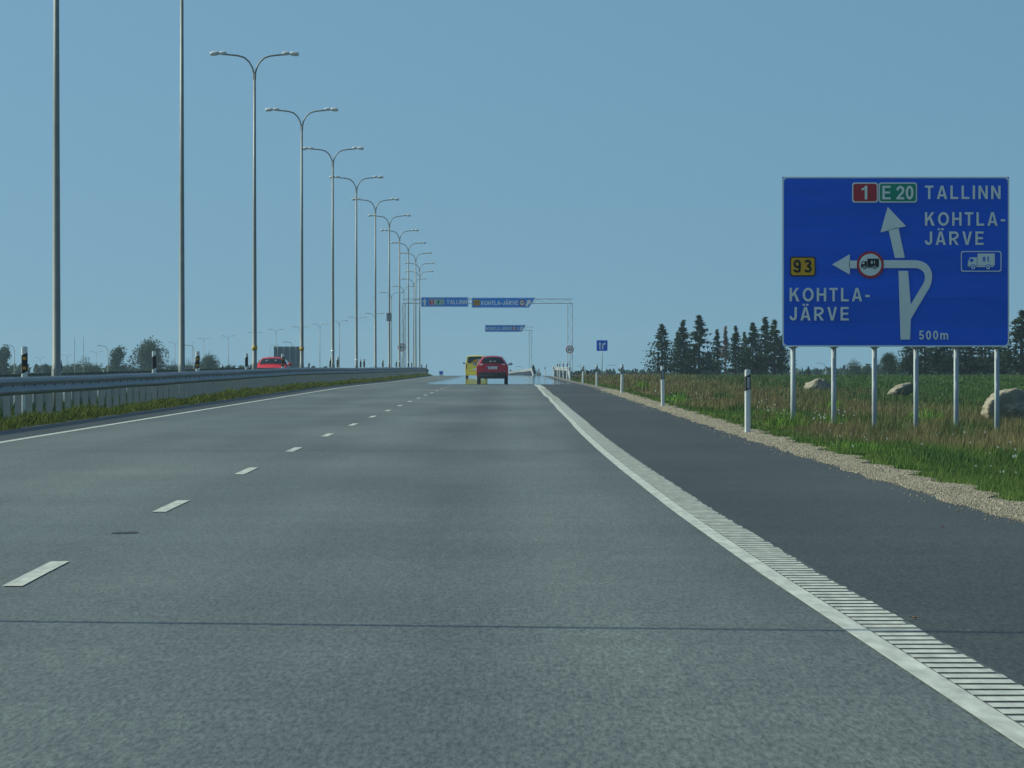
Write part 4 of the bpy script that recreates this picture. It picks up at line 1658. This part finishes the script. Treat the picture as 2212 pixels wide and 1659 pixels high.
# ------------------------------------------------------------------ vehicles
class Car:
    """shell from a centre profile (y, z, half width): the ribbon over bonnet, roof and tail, and flanks that fall from its edges"""
    def __init__(s, prof, wmax, zbelt, zsill, m=5):
        s.key = prof
        s.m = m
        s.p = cat_rom(prof, m)
        s.wmax, s.zbelt, s.zsill = wmax, zbelt, zsill

    def pt(s, t, u, off=0.0):
        """t in profile key units, u in -1..1 across"""
        f = t * s.m
        i = min(int(f), len(s.p) - 2)
        k = f - i
        a, c = s.p[i], s.p[i + 1]
        y, z, w_ = (a[j] + (c[j] - a[j]) * k for j in range(3))
        dy, dz = c[0] - a[0], c[1] - a[1]
        L_ = math.hypot(dy, dz) or 1
        ny, nz_ = -dz / L_, dy / L_          # outward for a profile that runs front(+y) over the roof to the tail(-y)
        ny, nz_ = (dz / L_, -dy / L_)
        cr = .06 * (1 - u * u) - .06
        return Vector((u * w_, y + ny * (cr + off), z + nz_ * (cr + off)))

    def shell(s):
        mb = MB()
        NU = 8
        rows_ = []
        for i in range(len(s.p)):
            t = i / s.m
            r = [s.pt(min(t, len(s.key) - 1.0001), -1 + 2 * k / NU) for k in range(NU + 1)]
            rows_.append(r)
        v = [p for r in rows_ for p in r]
        c = NU + 1
        f = []
        for j in range(len(rows_) - 1):
            for k in range(NU):
                f.append((j * c + k, (j + 1) * c + k, (j + 1) * c + k + 1, j * c + k + 1))
        mb.add(v, f)
        for sg in (-1, 1):
            v = []
            for r in rows_:
                e = r[0] if sg < 0 else r[-1]
                zb_ = min(e.z - .02, s.zbelt)
                wb = max(abs(e.x), s.wmax) if e.z > s.zbelt else abs(e.x) + (s.wmax - abs(e.x)) * .9
                yb = e.y
                lim = .97
                v.append(e)
                v.append(Vector((sg * (abs(e.x) * .35 + wb * .65), yb, e.z + (zb_ - e.z) * .6)))
                v.append(Vector((sg * wb, yb * lim, zb_)))
                v.append(Vector((sg * (wb + .015), yb * lim, (zb_ * .6 + s.zsill * .4))))
                v.append(Vector((sg * (wb - .04), yb * lim, min(s.zsill, e.z - .05))))
            f = []
            for j in range(len(rows_) - 1):
                for k in range(4):
                    q = (j * 5 + k, j * 5 + k + 1, (j + 1) * 5 + k + 1, (j + 1) * 5 + k)
                    f.append(q if sg < 0 else q[::-1])
            mb.add(v, f)
        return mb

    def patch(s, t0, t1, u0, u1, off=.008, nt=6, nu=8, taper=0.0, r=0.0):
        mb = MB()
        v = []
        for j in range(nt + 1):
            t = t0 + (t1 - t0) * j / nt
            e = 1 - r * (abs(2 * j / nt - 1) ** 3)
            for k in range(nu + 1):
                u = u0 + (u1 - u0) * k / nu
                um = (u0 + u1) / 2
                v.append(s.pt(t, um + (u - um) * e, off))
        f = []
        c = nu + 1
        for j in range(nt):
            for k in range(nu):
                f.append((j * c + k, (j + 1) * c + k, (j + 1) * c + k + 1, j * c + k + 1))
        mb.add(v, f)
        return mb


def wheel(root, x, y, r, sg):
    mb = MB()
    mb.tube([(x - sg * .10, y, r), (x - sg * .09, y, r), (x + sg * .08, y, r), (x + sg * .10, y, r)], [r * .9, r, r, r * .9], 22)
    w_ = mb.build('wheel', M['tyre'], root, smooth=False)
    q = MB()
    q.tube([(x + sg * .095, y, r), (x + sg * .112, y, r)], [r * .62, r * .56], 16)
    q.build('rim', M['rim'], w_)


def mirror(root, x, y, z, sg, mat):
    mb = MB()
    mb.tube([(x, y, z), (x + sg * .07, y, z + .01)], [.03, .035], 8)
    mb.tube([(x + sg * .06, y + .03, z + .02), (x + sg * .09, y - .01, z + .03), (x + sg * .2, y - .02, z + .035), (x + sg * .24, y + .02, z + .03)], [.03, .075, .075, .03], 10)
    m_ = mb.build('mirror', mat, root, smooth=True)
    q = MB()
    q.box((x + sg * .14, y - .095, z + .033), (.13, .012, .10))
    q.build('mirror_glass', M['chrome'], m_)


# dark red hatchback seen from behind; rear is at -y
CYY = 280.0
hx = (1063.5 - CX) * CYY / F
hatch = empty('hatchback_car', (hx, CYY, gz(CYY)))
#          y     z    halfwidth     front ... rear
prof = [(4.15, .32, .70), (4.25, .55, .74), (4.05, .80, .74), (3.3, .98, .72), (2.9, 1.06, .70), (2.1, 1.40, .56), (1.3, 1.475, .55), (.75, 1.46, .54), (.40, 1.40, .54), (.16, 1.17, .66), (.05, 1.02, .74), (.0, .80, .79), (-.03, .60, .81), (-.02, .44, .80), (.08, .32, .77)]
car = Car(prof, .865, .92, .30)
car.shell().build('body', M['car_red'], hatch, smooth=True)
car.patch(8.02, 9.62, -.90, .90, .012, r=.10).build('rear_window', M['glass'], hatch, smooth=True)
car.patch(9.62, 9.80, -.55, .55, .016).build('window_trim', M['trim'], hatch, smooth=True)
car.patch(4.2, 5.8, -.92, .92, .012).build('windscreen', M['glass'], hatch, smooth=True)
for sg in (-1, 1):
    car.patch(9.85, 11.15, min(sg * .62, sg * 1.0), max(sg * .62, sg * 1.0), .018, r=.15).build('tail_light', M['tail_red'], hatch, smooth=True)
    hl = car.patch(9.95, 10.25, min(sg * .70, sg * .93), max(sg * .70, sg * .93), .026).build('reverse_light', M['lamp_clear'], hatch, smooth=True)
    mirror(hatch, sg * .86, 2.35, .98, sg, M['trim'])
    for yy in (.72, 3.3):
        wheel(hatch, sg * .755, yy, .315, sg)
    sw = MB()
    pts = [(sg * .862, 2.75, .95), (sg * .862, .75, .95), (sg * .74, .95, 1.28), (sg * .70, 2.0, 1.30)]
    sw.add(pts, [(0, 1, 2, 3)])
    sw.build('side_window', M['glass'], hatch)
car.patch(12.25, 13.95, -.97, .97, .014).build('bumper', M['trim'], hatch, smooth=True)
mb = MB()
mb.box((0, 1.9, .34), (1.55, 3.0, .12))
mb.box((0, .35, .30), (1.30, .5, .18))
mb.build('underbody', M['trim'], hatch)
npl = MB()
c0 = car.pt(11.05, 0, .02)
npl.box(c0, (.52, .014, .115))
pl_ = npl.build('number_plate', M['plate'], hatch)
q = MB()
q.box((c0.x - .24, c0.y - .009, c0.z), (.04, .006, .11))
q.build('plate_band', M['plate_blue'], pl_)
q = MB()
for k in range(6):
    q.box((c0.x - .165 + .066 * k + (.03 if k > 2 else 0), c0.y - .009, c0.z), (.035, .006, .065))
q.build('plate_characters', M['trim'], pl_)
c1 = car.pt(10.35, 0, .02)
q = MB()
q.tube([(c1.x - .035, c1.y, c1.z - .04), (c1.x - .03, c1.y, c1.z + .035)], .008, 6)
q.tube([(c1.x + .035, c1.y, c1.z - .04), (c1.x + .03, c1.y, c1.z + .035)], .008, 6)
q.tube([(c1.x - .03, c1.y, c1.z), (c1.x + .03, c1.y, c1.z)], .008, 6)
q.build('emblem', M['chrome'], hatch)
c2 = car.pt(10.72, 0, .018)
q = MB()
q.box(c2, (.62, .02, .035))
q.build('tailgate_strip', M['chrome'], hatch)
q = MB()
c3 = car.pt(9.5, 0, .02)
q.tube([(0, c3.y - .006, c3.z), (.22, c3.y + .03, c3.z + .05)], .008, 6)
q.build('rear_wiper', M['trim'], hatch)
# pale patches painted on the rear glass as reflections of the rear seats
for u in (-.24, .10):
    car.patch(8.95, 9.3, u, u + .2, .018, r=.2).build('seat_reflection', M['seat_and_reflection'], hatch, smooth=True)
tag(hatch, 'dark red hatchback seen from behind in the right lane', 'car')

# yellow van ahead
VY = 400.0
vx = -2.80
van = empty('yellow_van', (vx, VY, gz(VY)))
prof = [(4.3, .35, .72), (4.4, .6, .78), (4.2, .9, .80), (3.5, 1.10, .78), (2.7, 1.62, .70), (2.0, 1.74, .69), (.8, 1.75, .69), (.15, 1.72, .69), (.02, 1.60, .74), (-.03, 1.12, .80), (-.05, .75, .82), (-.05, .45, .82), (.03, .32, .80)]
vc = Car(prof, .86, 1.0, .30)
vc.shell().build('body', M['van_yellow'], van, smooth=True)
win = vc.patch(7.75, 8.98, -.88, .88, .014, r=.06).build('rear_window', M['glass'], van, smooth=True)
q = MB()
pts = [vc.pt(8.95, u, .022) for u in np.linspace(-.6, .8, 9)] + [vc.pt(8.95 - .62 * math.sin(math.pi * tt), .8 - 1.4 * tt, .022) for tt in np.linspace(.05, .95, 10)]
q.add(pts, [tuple(range(len(pts)))])
q.build('decal', M['orange'], win)
vc.patch(4.1, 4.9, -.9, .9, .012).build('windscreen', M['glass'], van, smooth=True)
for sg in (-1, 1):
    vc.patch(9.1, 10.3, min(sg * .9, sg * 1.0), max(sg * .9, sg * 1.0), .016).build('tail_light', M['tail_red'], van, smooth=True)
    mirror(van, sg * .85, 2.75, 1.1, sg, M['trim'])
    for yy in (.8, 3.45):
        wheel(van, sg * .75, yy, .32, sg)
    sw = MB()
    sw.add([(sg * .872, 3.1, 1.05), (sg * .872, .5, 1.05), (sg * .80, .5, 1.45), (sg * .80, 2.6, 1.45)], [(0, 1, 2, 3)])
    sw.build('side_window', M['glass'], van)
vc.patch(10.9, 11.9, -.98, .98, .016).build('bumper', M['van_yellow'], van, smooth=True)
mb = MB()
mb.box((0, .10, .27), (1.62, .16, .20))
mb.build('skirt', M['van_yellow'], van)
mb = MB()
mb.box((0, 2.0, .33), (1.5, 3.4, .1))
mb.build('underbody', M['trim'], van)
q = MB()
q.box(vc.pt(10.3, 0, .02), (.52, .014, .115))
q.build('number_plate', M['plate'], van)
tag(van, 'yellow van with dark rear window half hidden by the red hatchback', 'van')

# bright red estate on the opposite carriageway, coming towards us
WY = 287.0
wx = (592 - CX) * WY / F
wag = empty('estate_car', (wx, WY, ground(wx, WY) + .03), math.pi)
prof = [(4.2, .32, .72), (4.32, .50, .78), (4.25, .74, .79), (3.4, .93, .77), (3.0, 1.00, .74), (2.25, 1.36, .60), (1.6, 1.42, .58), (.6, 1.41, .58), (.12, 1.35, .58), (.0, 1.0, .74), (-.03, .7, .80), (0, .4, .79)]
wc = Car(prof, .86, .90, .30)
wc.shell().build('body', M['wagon_red'], wag, smooth=True)
ws = wc.patch(4.12, 4.92, -.93, .93, .014, r=.05).build('windscreen', M['glass'], wag, smooth=True)
wc.patch(8.2, 8.9, -.9, .9, .012).build('rear_window', M['glass'], wag, smooth=True)
for sg in (-1, 1):
    wc.patch(1.75, 2.15, min(sg * .62, sg * .98), max(sg * .62, sg * .98), .016).build('headlight', M['lamp_clear'], wag, smooth=True)
    mirror(wag, sg * .86, 2.75, .98, sg, M['wagon_red'])
    for yy in (.8, 3.4):
        wheel(wag, sg * .755, yy, .31, sg)
    sw = MB()
    sw.add([(sg * .868, 2.75, .94), (sg * .868, .4, .94), (sg * .74, .5, 1.27), (sg * .72, 2.15, 1.27)], [(0, 1, 2, 3)])
    sw.build('side_window', M['glass'], wag)
    q = MB()
    pa = wc.pt(4.55, sg * .38, .024)
    q.tube([pa + Vector((-.1, 0, -.06)), pa + Vector((0, 0, .0)), pa + Vector((.1, 0, -.06))], [.03, .06, .03], 8)
    q.build('seat_back', M['seat_and_reflection'], ws)
wc.patch(1.0, 1.6, -.55, .55, .016).build('grille', M['trim'], wag, smooth=True)
q = MB()
q.box(wc.pt(.9, 0, .02), (.52, .014, .115))
q.build('number_plate', M['plate'], wag)
mb = MB()
mb.box((0, 2.0, .33), (1.5, 3.4, .1))
mb.build('underbody', M['trim'], wag)
tag(wag, 'bright red estate car coming along the opposite carriageway behind the guardrail', 'car')


# ------------------------------------------------------------------ boulders
def boulder(px0, px1, py0, py1, Y, seed, label, peak, tilt=0.0, rough=1.0, cut=-.62):
    k = Y / F
    W_ = (px1 - px0) * k
    X = ((px0 + px1) / 2 - CX) * k
    g = ground(X - cofs(Y), Y)
    top = EYE - (py0 - HY) * k
    H_ = top - g
    bm = bmesh.new()
    bmesh.ops.create_icosphere(bm, subdivisions=5, radius=1.0)
    for v in bm.verts:
        p = v.co.copy()
        d = 1 + .22 * mnoise.noise(p * 1.1 + Vector((seed, 0, 0))) + .10 * rough * mnoise.noise(p * 2.7 + Vector((0, seed, 0))) + .06 * rough * mnoise.noise(p * 6 + Vector((0, 0, seed)))
        # flattened facets
        for nrm, lim in peak:
            nn = Vector(nrm).normalized()
            t = p.normalized().dot(nn) * d
            if t > lim:
                d *= (lim + (t - lim) * .25) / t
        q = p * d
        v.co = Vector((q.x + tilt * q.z, q.y, q.z))
    xs_ = [v.co.x for v in bm.verts]
    zs_ = [v.co.z for v in bm.verts]
    zb_ = cut
    for v in bm.verts:
        c_ = v.co
        x = (c_.x - min(xs_)) / (max(xs_) - min(xs_)) - .5
        z = (c_.z - zb_) / (max(zs_) - zb_)
        v.co = Vector((x * W_, c_.y * W_ * .5, z * H_))
    me = bpy.data.meshes.new('boulder')
    bm.to_mesh(me)
    bm.free()
    me.materials.append(M['boulder'])
    me.polygons.foreach_set('use_smooth', [True] * len(me.polygons))
    o = bpy.data.objects.new('boulder', me)
    COL.objects.link(o)
    o.location = (X, Y, g)
    tag(o, label, 'boulder', 'boulders in the meadow')
    return o


boulder(1736, 1800, 817, 850, 232, 1.3, 'jagged pale boulder in the grass behind the two left sign posts', [((.8, -.6, .1), .35), ((-.7, -.3, .6), .6), ((.2, -.9, .2), .5)], -.1, 3.2)
boulder(1915, 1975, 826, 864, 205, 5.1, 'smooth rounded pale boulder between the third and fourth sign posts', [((.6, -.8, -.3), .45)], .45, 1.0, -.8)
boulder(2120, 2240, 838, 918, 122, 8.2, 'largest boulder, cut off at the frame beside the last sign post', [((.22, -.97, -.10), .18), ((.9, -.2, .3), .7)], -.05, 1.3, -.8)


# ------------------------------------------------------------------ trees
def spruce_mesh(h, spread, seed, sparse=1.0, bare=.18, lean=.0):
    rg = random.Random(seed)
    tr_ = MB()
    tr_.tube([(0, 0, -.3), (.0, 0, h * .3), (lean * h * .5, 0, h * .6), (lean * h, 0, h)], [.018 * h, .014 * h, .009 * h, .002 * h], 7)
    cr_ = MB()
    z = h * bare
    lop = rg.uniform(-1, 1)
    while z < h * .99:
        t = (z - h * bare) / (h * (1 - bare))
        L0 = 1.12 * spread * (1 - t) ** 1.02 * (1 if t > .08 else .8) + .02 * h * (1 - t)
        nb = rg.randint(4, 6) if t < .8 else 4
        for b_ in range(nb):
            if rg.random() > sparse:
                continue
            az = rg.uniform(0, 2 * math.pi)
            L_ = L0 * rg.uniform(.55, 1.2) * (1 + .25 * lop * math.cos(az))
            droop = rg.uniform(.12, .42) * (1 - .6 * t)
            up = rg.uniform(.0, .18)
            ns = max(3, int(L_ / (.045 * h)))
            prev = None
            for s_ in range(1, ns + 1):
                q = s_ / ns
                r_ = L_ * q
                p = Vector((math.cos(az) * r_ + lean * z, math.sin(az) * r_, z - droop * L_ * q + up * L_ * q * q * 1.6 + rg.uniform(-.01, .01) * h))
                if prev is not None and s_ % 2 == 0:
                    pass
                for c_ in range(4):
                    sz = h * rg.uniform(.022, .055) * (1.1 - .45 * q)
                    a = az + rg.uniform(-1.4, 1.4)
                    d1 = Vector((math.cos(a), math.sin(a), rg.uniform(-.5, .15))) * sz
                    d2 = Vector((-math.sin(a), math.cos(a), rg.uniform(-.7, .1))) * sz * rg.uniform(.35, .7)
                    d3 = Vector((rg.uniform(-.3, .3), rg.uniform(-.3, .3), -1.0)) * sz * rg.uniform(.5, 1.3)
                    cr_.add([p - d2 * .5, p + d2 * .5, p + d1], [(0, 1, 2)])
                    cr_.add([p - d1 * .4, p + d1 * .5, p + d3], [(0, 1, 2)])
                prev = p
            tip = Vector((math.cos(az) * L_ + lean * z, math.sin(az) * L_, z - droop * L_ + up * L_ * 1.6))
            tr_.tube([(lean * z, 0, z), tip], [.003 * h, .001 * h], 3, caps=False)
        z += h * rg.uniform(.018, .034)
    return tr_, cr_


def broad_mesh(h, wd, seed, trunk=.2, leaf=.035, n=16, dens=150):
    rg = random.Random(seed)
    tr_ = MB()
    tr_.tube([(0, 0, -.3), (0, 0, h * .35), (.02 * h, 0, h * .8)], [.03 * h, .022 * h, .006 * h], 7)
    cr_ = MB()
    for k in range(n):
        t = rg.random() ** .8
        zc = h * (trunk + (1 - trunk) * (.08 + .84 * t))
        w_ = wd * .5 * math.sin(math.pi * (.18 + .74 * t)) ** .8
        az = rg.uniform(0, 6.283)
        rr = w_ * rg.uniform(.15, .8)
        c_ = Vector((math.cos(az) * rr, math.sin(az) * rr, zc))
        tr_.tube([(0, 0, h * trunk + (zc - h * trunk) * .4), tuple(c_)], [.008 * h, .002 * h], 4, caps=False)
        R_ = wd * rg.uniform(.13, .24)
        for j in range(dens):
            d = Vector((rg.gauss(0, 1), rg.gauss(0, 1), rg.gauss(0, 1))).normalized() * R_ * rg.random() ** .4
            d.z *= 1.15
            p = c_ + d
            s_ = h * leaf * rg.uniform(.5, 1.2)
            a = Vector((rg.gauss(0, 1), rg.gauss(0, 1), rg.gauss(0, 1))).normalized() * s_
            e = Vector((rg.gauss(0, 1), rg.gauss(0, 1), rg.gauss(0, 1))).normalized() * s_ * .7
            cr_.add([p, p + a, p + a * .5 + e], [(0, 1, 2)])
    return tr_, cr_


def plant(name, meshes, px, top_py, Y, mats, label, cat, group, h0, zsc=None, rz=0.0):
    X = (px - CX) * Y / F
    g = ground(X - cofs(Y), Y)
    top = EYE - (top_py - HY) * Y / F
    s = (top - g) / h0
    root = empty(name, (X, Y, g), rz)
    root.scale = (s * (zsc or 1), s * (zsc or 1), s)
    for nm, me, mt in zip(('trunk', 'crown'), meshes, mats):
        o = bpy.data.objects.new(nm, me)
        COL.objects.link(o)
        o.parent = root
    tag(root, label, cat, group)
    return root


def to_mesh(mb, nm, mat):
    me = bpy.data.meshes.new(nm)
    me.from_pydata(mb.v, [], mb.f)
    me.materials.append(mat)
    me.update()
    return me


SPR = []
for sd, spread, sp, bare in ((3, 2.1, .85, .12), (7, 1.65, .92, .10), (12, 2.1, .9, .08), (19, 1.35, .8, .2), (23, 1.9, .85, .14)):
    a, c = spruce_mesh(8.0, spread, sd, sp, bare)
    SPR.append((to_mesh(a, 'trunk', M['bark']), to_mesh(c, 'crown', M['spruce'] if sd != 23 else M['spruce_light'])))
a, c = spruce_mesh(8.0, .8, 41, .75, .35)
DEAD = (to_mesh(a, 'trunk', M['dead_bark']), to_mesh(c, 'crown', M['dead_needles']))
grove = [
    (1430, 698, 560, 0, 1.15, 'spruce at the left end of the grove, with long low branches'),
    (1463, 716, 585, 3, .9, 'thin short spruce between the two leftmost tall ones'),
    (1476, 690, 570, 1, 1.05, 'second tall spruce from the left end of the grove'),
    (1510, 679, 560, 2, 1.1, 'tallest pointed spruce of the grove left of the blue sign'),
    (1549, 711, 590, 3, 1.0, 'thin spruce just left of the bare reddish tree'),
    (1589, 703, 580, 1, 1.0, 'slender spruce just right of the bare reddish tree'),
    (1608, 715, 600, 4, .9, 'small spruce leaning against the broad dark one'),
    (1626, 695, 560, 2, 1.05, 'broad dark spruce in the right half of the grove'),
    (1653, 684, 590, 3, 1.15, 'tall thin spruce one back from the blue sign edge'),
    (1673, 688, 560, 4, 1.15, 'spruce with lighter needles touching the blue sign left edge'),
    (1530, 757, 620, 2, 1.3, 'low dark spruce filling the gap right of the tallest'),
    (1640, 752, 625, 1, 1.4, 'low spruce under the taller ones near the sign'),
    (1490, 764, 625, 2, 1.5, 'low dark spruce under the second tall one'),
    (1690, 722, 575, 0, .95, 'spruce partly behind the blue sign lower left corner'),
    (1965, 728, 520, 0, 1.1, 'dark spruce below the sign right of the fourth post'),
    (1998, 705, 540, 2, 1.2, 'dark spruce below the sign, its base between the fourth and fifth posts'),
    (2030, 715, 520, 1, 1.2, 'dark spruce below the sign left of the fifth post'),
    (2062, 700, 545, 4, 1.2, 'lighter spruce below the sign at the fifth post'),
    (2095, 712, 520, 2, 1.2, 'dark spruce below the sign right of the fifth post'),
    (2128, 700, 535, 0, 1.2, 'dark spruce below the sign left of the sixth post'),
    (2160, 706, 520, 2, 1.1, 'dark spruce at the sign lower right corner'),
    (2207, 668, 510, 0, 1.15, 'tall spruce at the right frame edge beyond the sign'),
    (2232, 690, 530, 2, 1.2, 'spruce cut off by the right frame edge'),
    (1152.5, 788, 640, 1, 1.5, 'small distant spruce beside the farther gantry leg'),
    (1103, 798, 760, 2, 1.2, 'tiny distant spruce just right of the red hatchback'),
    (1746, 791, 800, 1, 1.4, 'tiny distant spruce between the two left sign posts'),
]
for k, (px, py, Y, vi, zs, lab) in enumerate(grove):
    far_ = k > 22
    plant('spruce_tree', SPR[vi], px, py, Y, (0, 0), lab, 'tree', 'lone distant spruces' if far_ else 'dark spruces of the grove', 8.0, zs * (1.75 if 13 < k < 22 else 1.38), random.Random(k).uniform(0, 6.28))
plant('dead_spruce', DEAD, 1567, 703, 585, (0, 0), 'thin reddish dying spruce with bare twigs in the grove', 'tree', None, 8.0, 1.1, 1.0)

BR = []
for sd, hw, tr_h, n in ((2, 6.2, .08, 22), (5, 8.5, .06, 26), (9, 11.0, .02, 22)):
    a, c = broad_mesh(8.0, hw, sd, tr_h, .05, n, 330)
    BR.append((to_mesh(a, 'trunk', M['bark']), to_mesh(c, 'crown', M['leaf'] if sd != 9 else M['leaf_light'])))
bushes = [
    (255, 751, 1000, 0, .72, 'pointed dark tree on the left horizon between the lamp columns', 'tree'),
    (322, 738, 1000, 1, .78, 'largest round leafy tree on the left horizon', 'tree'),
    (6, 751, 950, 0, .8, 'leafy tree cut off by the left frame edge', 'tree'),
    (181, 780, 1000, 2, .75, 'low spreading bush right of the leftmost lamp column', 'bush'),
    (148, 792, 1000, 2, .6, 'small bush just right of the leftmost lamp column', 'bush'),
    (208, 792, 1000, 2, .5, 'small bush left of the pointed tree', 'bush'),
    (451, 769, 1000, 1, .7, 'rounded tree just right of the second lamp column', 'tree'),
    (376, 786, 1000, 2, .5, 'low bush between the largest tree and the second lamp column', 'bush'),
    (409, 784, 1000, 2, .5, 'low bush hidden behind the second lamp column', 'bush'),
    (495, 791, 1000, 1, .5, 'tiny bush left of the red wagon', 'bush'),
    (520, 791, 1000, 0, .6, 'tiny pointed bush near the third amber reflector post', 'bush'),
    (102, 788, 900, 0, .6, 'small dark bush behind the nearest amber reflector post', 'bush'),
    (1269, 800, 470, 1, .9, 'small dark bush between the gantry leg and the lane sign', 'bush'),
    (1164, 800, 600, 2, .6, 'low bush at the foot of the farther gantry leg', 'bush'),
    (1112, 804, 760, 2, .6, 'tiny bush in the gap right of the hatchback mirror', 'bush'),
    (1919, 764, 620, 1, 1.0, 'round green tree below the sign between third and fourth posts', 'tree'),
    (1846, 781, 760, 2, .9, 'low spreading tree between the second and third sign posts', 'tree'),
    (1872, 790, 700, 2, .6, 'low bush beside the third sign post', 'bush'),
    (1545, 782, 600, 1, 1.0, 'dark undergrowth bush at the foot of the grove middle', 'bush'),
    (1480, 789, 600, 1, 1.0, 'dark undergrowth bush at the foot of the grove left end', 'bush'),
    (1650, 788, 600, 1, 1.0, 'dark undergrowth bush at the foot of the grove right end', 'bush'),
    (1968, 768, 590, 1, 1.3, 'dark leafy bush under the spruces by the fourth post', 'bush'),
    (2165, 764, 590, 1, 1.3, 'dark leafy bush under the spruces at the sign lower right corner', 'bush'),
    (2040, 766, 600, 1, 1.3, 'dark leafy bush under the spruces below the sign', 'bush'),
    (2110, 772, 600, 1, 1.3, 'dark leafy bush under the spruces by the last post', 'bush'),
]
for k, (px, py, Y, vi, zs, lab, cat) in enumerate(bushes):
    plant('leafy_tree' if cat == 'tree' else 'bush', BR[vi], px, py, Y, (0, 0), lab, cat, 'leafy trees on the skyline' if cat == 'tree' else 'bushes on the skyline', 8.0, zs, random.Random(k + 70).uniform(0, 6.28))


def far_wood(px0, px1, top_fun, Y, label, seed, step=2.2):
    rg = random.Random(seed)
    mb = MB()
    px = px0
    k = Y / F
    while px < px1:
        X = (px - CX) * k
        yy = Y + rg.uniform(-60, 60)
        g = ground(X - cofs(yy), yy)
        top = EYE - (top_fun(px) + rg.uniform(-2.2, 2.5) - HY) * k
        for j in range(46):
            t = rg.random()
            w_ = step * k * 1.6 * (1 - t * .75)
            p = Vector((X + rg.uniform(-w_, w_), yy + rg.uniform(-3, 3), g + (top - g) * t))
            s_ = 1.1 * rg.uniform(.5, 1.2)
            a = Vector((rg.gauss(0, 1), rg.gauss(0, 1), rg.gauss(0, 1))).normalized() * s_
            e = Vector((rg.gauss(0, 1), rg.gauss(0, 1), rg.gauss(0, 1))).normalized() * s_
            mb.add([p, p + a, p + a * .5 + e], [(0, 1, 2)])
        px += step * rg.uniform(.6, 1.4)
    tag(mb.build('distant_woods', M['wood_mass']), label, 'woods', kind='stuff')


far_wood(-60, 700, lambda p: 793 + .006 * p + 2 * math.sin(p * .05), 1150, 'low hazy band of far woods behind the left guardrails', 3)
far_wood(1240, 2270, lambda p: 806 - 9 * sstep(1720, 1860, p) - 4 * math.sin(p * .03) * sstep(1720, 1800, p), 1100, 'low hazy band of far woods behind the meadow', 4)

# ------------------------------------------------------------------ small litter on the shoulder
for k, (px, py, s_, lab) in enumerate(((1974, 1338, .017, 'curled orange brown leaf on the hard shoulder beside the rumble strip'),
                                       (2035, 1141, .015, 'small brown leaf lying on the hard shoulder nearer the gravel'))):
    Y = EYE * F / (py - HY)
    X = (px - CX) * Y / F
    mb = MB()
    v = []
    for j in range(9):
        a = 2 * math.pi * j / 9
        rr = s_ * (1 + .25 * math.sin(3 * a))
        v.append((rr * math.cos(a), rr * 1.1 * math.sin(a), .003 + .006 * abs(math.sin(a * 1.5))))
    v.append((0, 0, .002))
    mb.add(v, [(j, (j + 1) % 9, 9) for j in range(9)])
    o = mb.build('fallen_leaf', M['leaf_litter'], loc=(X, Y, .004))
    tag(o, lab, 'leaf', 'fallen leaves')

# ------------------------------------------------------------------ haze
mb = MB()
mb.box((0, 1270, -9), (1500, 2720, 48))
hz = mb.build('haze', None or M['tar'])
hz.data.materials.clear()
m = bpy.data.materials.new('haze')
m.use_nodes = True
n = m.node_tree
n.nodes.remove(n.nodes['Principled BSDF'])
vol = n.nodes.new('ShaderNodeVolumePrincipled')
vol.inputs['Color'].default_value = (.62, .80, .95, 1)
vol.inputs['Density'].default_value = .00013
vol.inputs['Anisotropy'].default_value = .2
n.links.new(vol.outputs[0], n.nodes['Material Output'].inputs['Volume'])
hz.data.materials.append(m)
tag(hz, 'thin blue haze over the whole plain', 'haze', kind='stuff')
